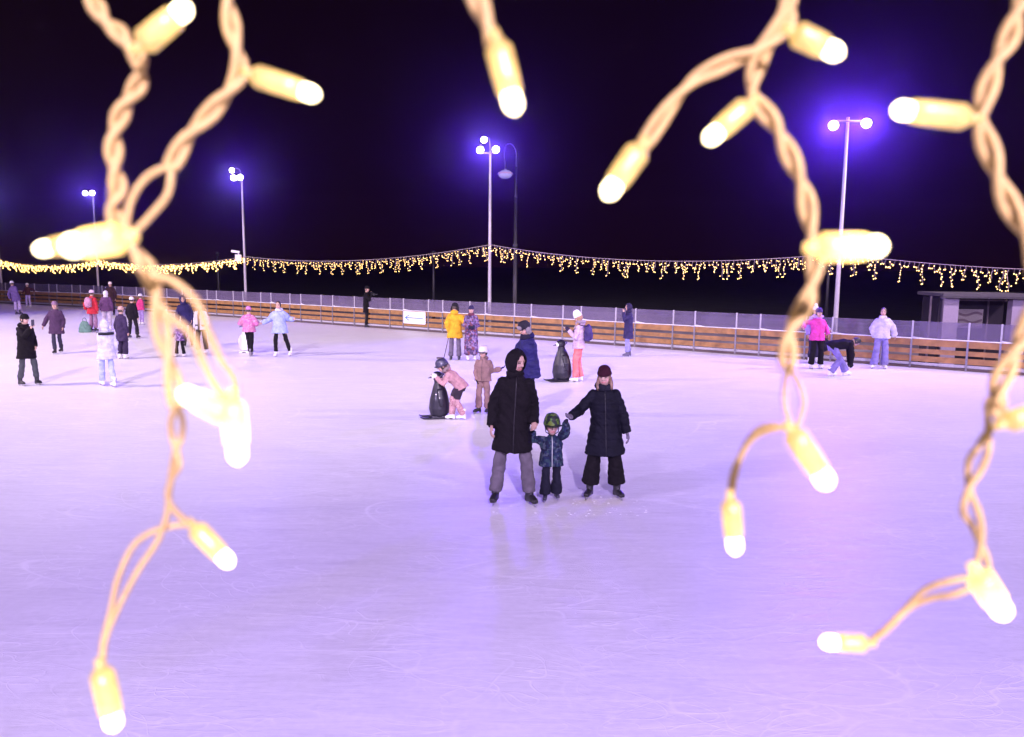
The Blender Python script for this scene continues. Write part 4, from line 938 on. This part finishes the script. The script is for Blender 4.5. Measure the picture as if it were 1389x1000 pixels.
backpack(p23, 'pinkish grey backpack on the person in the red coat', (.40, .20, .32))
t = thing('shoulder_bag', 'black bag hanging beside the child in the magenta jacket', 'bag', p14['wL'] + Vector((-.05, .12, -.32)))
g = G(); g.ell((0, 0, 0), (.15, .09, .21)); g.ell((0, 0, -.06), (.17, .10, .14)); fuse(g, 'pouch', .012, fabric((.014, .012, .02)), t, wrinkle=.01)
g = G(); g.loft(spline([(-.10, 0, .12), (-.07, 0, .30), (.0, -.02, .40), (.07, 0, .30), (.10, 0, .12)]), [.008] * 33, n=6); g.obj('strap', fabric((.014, .012, .02)), t)
t = thing('bag', 'grey green soft bag standing on the ice left of the red coat', 'bag', ground(115.5, 451))
g = G(); g.loft([(0, 0, .0), (0, 0, .06), (0, 0, .25), (0, 0, .40), (0, 0, .46)], [(.24, .15), (.25, .16), (.22, .13), (.15, .07), (.10, .04)], n=18); fuse(g, 'sack', .014, fabric((.11, .20, .17)), t, wrinkle=.02)
g = G(); g.loft(spline([(-.08, 0, .44), (-.06, 0, .54), (0, 0, .58), (.06, 0, .54), (.08, 0, .44)]), [.012] * 33, n=6); g.obj('handle', fabric((.08, .15, .13)), t)
# ------------------------------------------------------------------ string lights hanging close to the lens
wirem = mat('cord_clear_pvc', (.50, .36, .105), .6, var=.12, scale=300, spec=.3)
def cap_mat(lo, hi):
    m, nt, b = base_mat('bulb_cap'); L = nt.links.new
    tc = N(nt, 'ShaderNodeTexCoord'); sp = N(nt, 'ShaderNodeSeparateXYZ'); L(tc.outputs['Object'], sp.inputs[0])
    b.inputs['Base Color'].default_value = (.28, .20, .06, 1); b.inputs['Roughness'].default_value = .35
    mr = N(nt, 'ShaderNodeMapRange'); mr.inputs[1].default_value = 0.0; mr.inputs[2].default_value = .0165
    mr.inputs[3].default_value = lo; mr.inputs[4].default_value = hi; L(sp.outputs['Z'], mr.inputs[0])
    no = N(nt, 'ShaderNodeTexNoise'); no.inputs['Scale'].default_value = 260; L(tc.outputs['Object'], no.inputs['Vector'])
    mm = N(nt, 'ShaderNodeMath', operation='MULTIPLY'); L(mr.outputs[0], mm.inputs[0])
    m2 = N(nt, 'ShaderNodeMapRange'); m2.inputs[1].default_value = .3; m2.inputs[2].default_value = .7; m2.inputs[3].default_value = .75; m2.inputs[4].default_value = 1.25
    L(no.outputs['Fac'], m2.inputs[0]); L(m2.outputs[0], mm.inputs[1]); L(mm.outputs[0], b.inputs['Emission Strength'])
    b.inputs['Emission Color'].default_value = (1.0, .62, .16, 1); return m
capm = cap_mat(.75, 1.7); capm.cycles.emission_sampling = 'NONE'
hotm = cap_mat(1.8, 9.0); hotm.cycles.emission_sampling = 'NONE'
ledm = emit('led_tip', (1.0, .82, .46), 8, True)
BULBS = {}
def bulb_meshes(stretch, hot=False):
    k = round(stretch, 2)
    if (k, hot) in BULBS: return BULBS[(k, hot)]
    g = G(); z = [0, .0002, .0022, .0024, .0060, .0120, .0172, .0175]; r = [.0012, .0022, .0032, .0034, .0034, .0033, .0031, .0026]
    g.loft([(0, 0, a * k) for a in z], r, n=20)
    g.loft([(0, 0, -.003), (0, 0, .001)], [.0013, .0016], n=12)
    a = g.mesh('cap'); a.materials.append(hotm if hot else capm)
    g = G(); g.loft([(0, 0, (.0176) * k + h) for h in (0, .0012, .0030, .0042, .0050, .0054)], [.0023, .0025, .0025, .0020, .0011, .0003], n=18)
    b = g.mesh('led'); b.materials.append(ledm); BULBS[(k, hot)] = (a, b); return a, b
def bulb(root, base, tip, d, width, tilt=0.0, hot=False):
    """base, tip in the picture plane at depth d; width sets how near it hangs"""
    dist = d if d else .0066 * FPX / width
    P = near(*base, dist); Q = near(*tip, dist); L_ = (Q - P).length; k = max(.5, min((L_ - .0054) / .0176, 1.9)); s = 1.0
    a, b = bulb_meshes(k, hot); v = (Q - P).normalized()
    v = (v + cF * tilt).normalized()
    s = .0066 * 1.0; sc = width * dist / FPX / .0066
    o = link('bulb', a, root); q = v.to_track_quat('Z', 'Y')
    o.matrix_local = Matrix.Translation(P - root.location) @ q.to_matrix().to_4x4() @ Matrix.Diagonal((sc, sc, 1, 1))
    link('led', b, o)
def twisted(root, pts, r=.00125, pitch=.021, loose=1.0, phase=0.0):
    """two cords wound round each other; pts are (px, py, depth)"""
    P = spline([near(x, y, d) for x, y, d in pts], 22); n = len(P)
    ln = [0]
    for i in range(1, n): ln.append(ln[-1] + (P[i] - P[i - 1]).length)
    for s_ in (0, PI):
        q = []
        for i in range(n):
            t = (P[min(i + 1, n - 1)] - P[max(i - 1, 0)]).normalized(); u = (cR - t * cR.dot(t)).normalized(); w = t.cross(u)
            a = s_ + phase + 2 * PI * (ln[i] / pitch) + .5 * math.sin(ln[i] * 40); rr = r * 1.02 * loose
            q.append(P[i] + u * math.cos(a) * rr + w * math.sin(a) * rr - root.location)
        g = G(); g.loft(q, [r] * n, side=cF, n=10); g.obj('cord', wirem, root)
def single(root, pts, r=.0011):
    P = spline([near(x, y, d) for x, y, d in pts], 16)
    g = G(); g.loft([p - root.location for p in P], [r] * len(P), side=cF, n=10); g.obj('cord', wirem, root)
GRP = 'string lights hanging close in front of the view'
def strand(label, top):
    return thing('string_light', label, 'string light', near(*top), 0, GRP)
a = .235
sA = strand('string light cord at far left, bulb near the top, joining the glaring bulb', (120, -20, a))
twisted(sA, [(112, -25, a), (138, 20, a), (168, 52, a), (187, 78, a), (190, 108, a), (170, 142, a), (156, 180, a), (155, 218, a), (160, 255, a), (153, 282, a), (164, 312, a)], .00128, .020, 1.12)
bulb(sA, (190, 62), (258, 6), .225, 34)
sB = strand('string light branch with one bulb pointing right, between far left cord and lamp mast', (300, -20, a))
twisted(sB, [(306, -25, a), (315, 40, a), (325, 97, a), (292, 145, a), (255, 185, a), (232, 226, a)], .00130, .031, 1.12)
single(sB, [(233, 224, a), (200, 240, a), (178, 272, a), (170, 312, a)], .00110)
single(sB, [(233, 224, a), (228, 262, a), (205, 292, a), (180, 318, a)], .00110)
bulb(sB, (341, 101), (434, 131), .225, 29)
sE = strand('long tangled string light at left with six bulbs, crossing the ice down to the corner', (165, 315, a))
c = .215
twisted(sE, [(165, 312, c), (185, 342, c), (203, 372, c), (212, 405, c), (222, 460, c), (234, 510, c), (240, 552, c)], .0012, .034, 1.25)
single(sE, [(240, 550, .23), (232, 570, .235), (233, 592, .24), (240, 612, .24), (243, 632, .24), (232, 652, .245), (228, 676, .25), (240, 696, .255), (262, 714, .26)], .00095)
single(sE, [(240, 550, .23), (248, 572, .235), (246, 595, .24), (238, 612, .24), (234, 632, .245), (230, 664, .25), (226, 700, .255), (213, 735, .26), (186, 776, .262), (158, 830, .265), (143, 868, .265), (139, 906, .265)], .00095)
single(sE, [(258, 712, .26), (238, 713, .26), (206, 722, .26), (180, 742, .262), (160, 785, .265), (150, 830, .268), (140, 868, .27), (136, 906, .27)], .00095)
single(sE, [(203, 368, c), (240, 385, c), (268, 412, c), (282, 450, c), (300, 488, c), (318, 515, c), (320, 546, c)], .00110)
single(sE, [(208, 372, c), (222, 420, c), (258, 452, c), (276, 492, c), (292, 522, c), (312, 548, c)], .00110)
bulb(sE, (168, 322), (82, 336), .19, 41, hot=True); bulb(sE, (160, 318), (46, 340), .23, 27)
bulb(sE, (316, 542), (323, 630), .21, 31, hot=True); bulb(sE, (310, 564), (242, 530), .21, 31, hot=True)
bulb(sE, (263, 714), (315, 768), .26, 26); bulb(sE, (137, 906), (156, 992), .25, 31)
sM = strand('short single string light with one bulb hanging down at the top middle', (645, -20, .2))
twisted(sM, [(642, -25, .2), (650, 4, .2), (662, 32, .2), (672, 62, .2)], .0015, .05, 1.1)
bulb(sM, (674, 58), (700, 156), .195, 35)
b_ = .235
sC = strand('string light cord at right centre winding down past the magenta jacket, with five bulbs', (1066, -20, b_))
twisted(sC, [(1070, -25, b_), (1072, 20, b_), (1052, 52, b_), (1028, 85, b_), (1022, 130, b_), (1052, 170, b_), (1072, 212, b_), (1090, 255, b_), (1098, 300, b_), (1106, 352, b_), (1096, 405, b_), (1072, 450, b_), (1068, 500, b_)], .00130, .029, 1.2)
twisted(sC, [(1062, -25, b_), (1062, 25, b_), (1030, 66, b_), (984, 86, b_), (940, 110, b_), (905, 150, b_), (868, 204, b_)], .0012, .048, 1.2, 1.0)
single(sC, [(1068, 498, b_), (1064, 530, .24), (1066, 558, .24), (1076, 582, .24)], .0009)
single(sC, [(1070, 498, b_), (1084, 522, .24), (1090, 548, .24), (1080, 584, .24)], .0009)
bulb(sC, (869, 200), (820, 270), .22, 33); bulb(sC, (1016, 142), (956, 194), .23, 30)
bulb(sC, (1076, 44), (1144, 76), .22, 33); bulb(sC, (1108, 336), (1204, 334), .20, 37, hot=True)
bulb(sC, (1074, 584), (1126, 662), .22, 33)
sC2 = strand('lower end of string light at right, one bulb pointing straight down above the ice', (1076, 580, .24))
single(sC2, [(1078, 580, .24), (1045, 584, .245), (1020, 596, .25), (1003, 622, .255), (993, 650, .258), (990, 680, .26)], .00105)
single(sC2, [(1078, 584, .24), (1050, 577, .245), (1026, 585, .25), (1008, 612, .255), (997, 645, .258), (992, 680, .262)], .00105)
bulb(sC2, (991, 678), (998, 753), .25, 26)
sD = strand('thick twisted string light at the right edge with a bulb pointing left and bulbs below', (1385, -20, b_))
twisted(sD, [(1396, -25, b_), (1380, 20, b_), (1364, 62, b_), (1350, 92, b_), (1336, 130, b_), (1332, 172, b_), (1346, 215, b_), (1362, 262, b_), (1384, 305, b_), (1402, 340, b_), (1408, 380, b_), (1400, 430, b_), (1376, 480, b_), (1356, 520, b_), (1352, 548, b_)], .00145, .034, 1.2)
single(sD, [(1352, 545, b_), (1350, 560, b_), (1362, 575, b_), (1372, 572, b_)], .0011)
twisted(sD, [(1352, 540, b_), (1345, 575, .24), (1334, 606, .24), (1320, 640, .245), (1314, 682, .245), (1326, 720, .25), (1332, 752, .25), (1332, 785, .25)], .00105, .042, 1.9)
single(sD, [(1330, 782, .25), (1290, 788, .25), (1255, 800, .255), (1228, 826, .26), (1204, 850, .262), (1178, 872, .265)], .00105)
single(sD, [(1332, 790, .25), (1296, 806, .25), (1262, 812, .255), (1232, 826, .26), (1206, 852, .262), (1176, 876, .265)], .00105)
bulb(sD, (1316, 160), (1210, 148), .22, 33); bulb(sD, (1364, 574), (1440, 548), .22, 30)
bulb(sD, (1326, 778), (1356, 824), .21, 34, hot=True); bulb(sD, (1176, 873), (1113, 871), .26, 25)

# ------------------------------------------------------------------ thin haze volume, added to give the lamps round halos
g = G(); g.box((0, 130, 12), (700, 330, 27)); hz = g.obj('haze', bpy.data.materials.new('halo_haze'), smooth=False)
hz['kind'] = 'stuff'
hm_ = hz.data.materials[0]; hm_.use_nodes = True; nt = hm_.node_tree; nt.nodes.clear()
o_ = nt.nodes.new('ShaderNodeOutputMaterial'); pv = nt.nodes.new('ShaderNodeVolumePrincipled')
pv.inputs['Density'].default_value = HAZE; pv.inputs['Color'].default_value = (.85, .85, .9, 1); pv.inputs['Anisotropy'].default_value = 0.94
nt.links.new(pv.outputs[0], o_.inputs['Volume'])

bpy.data.scenes.remove(WORK)
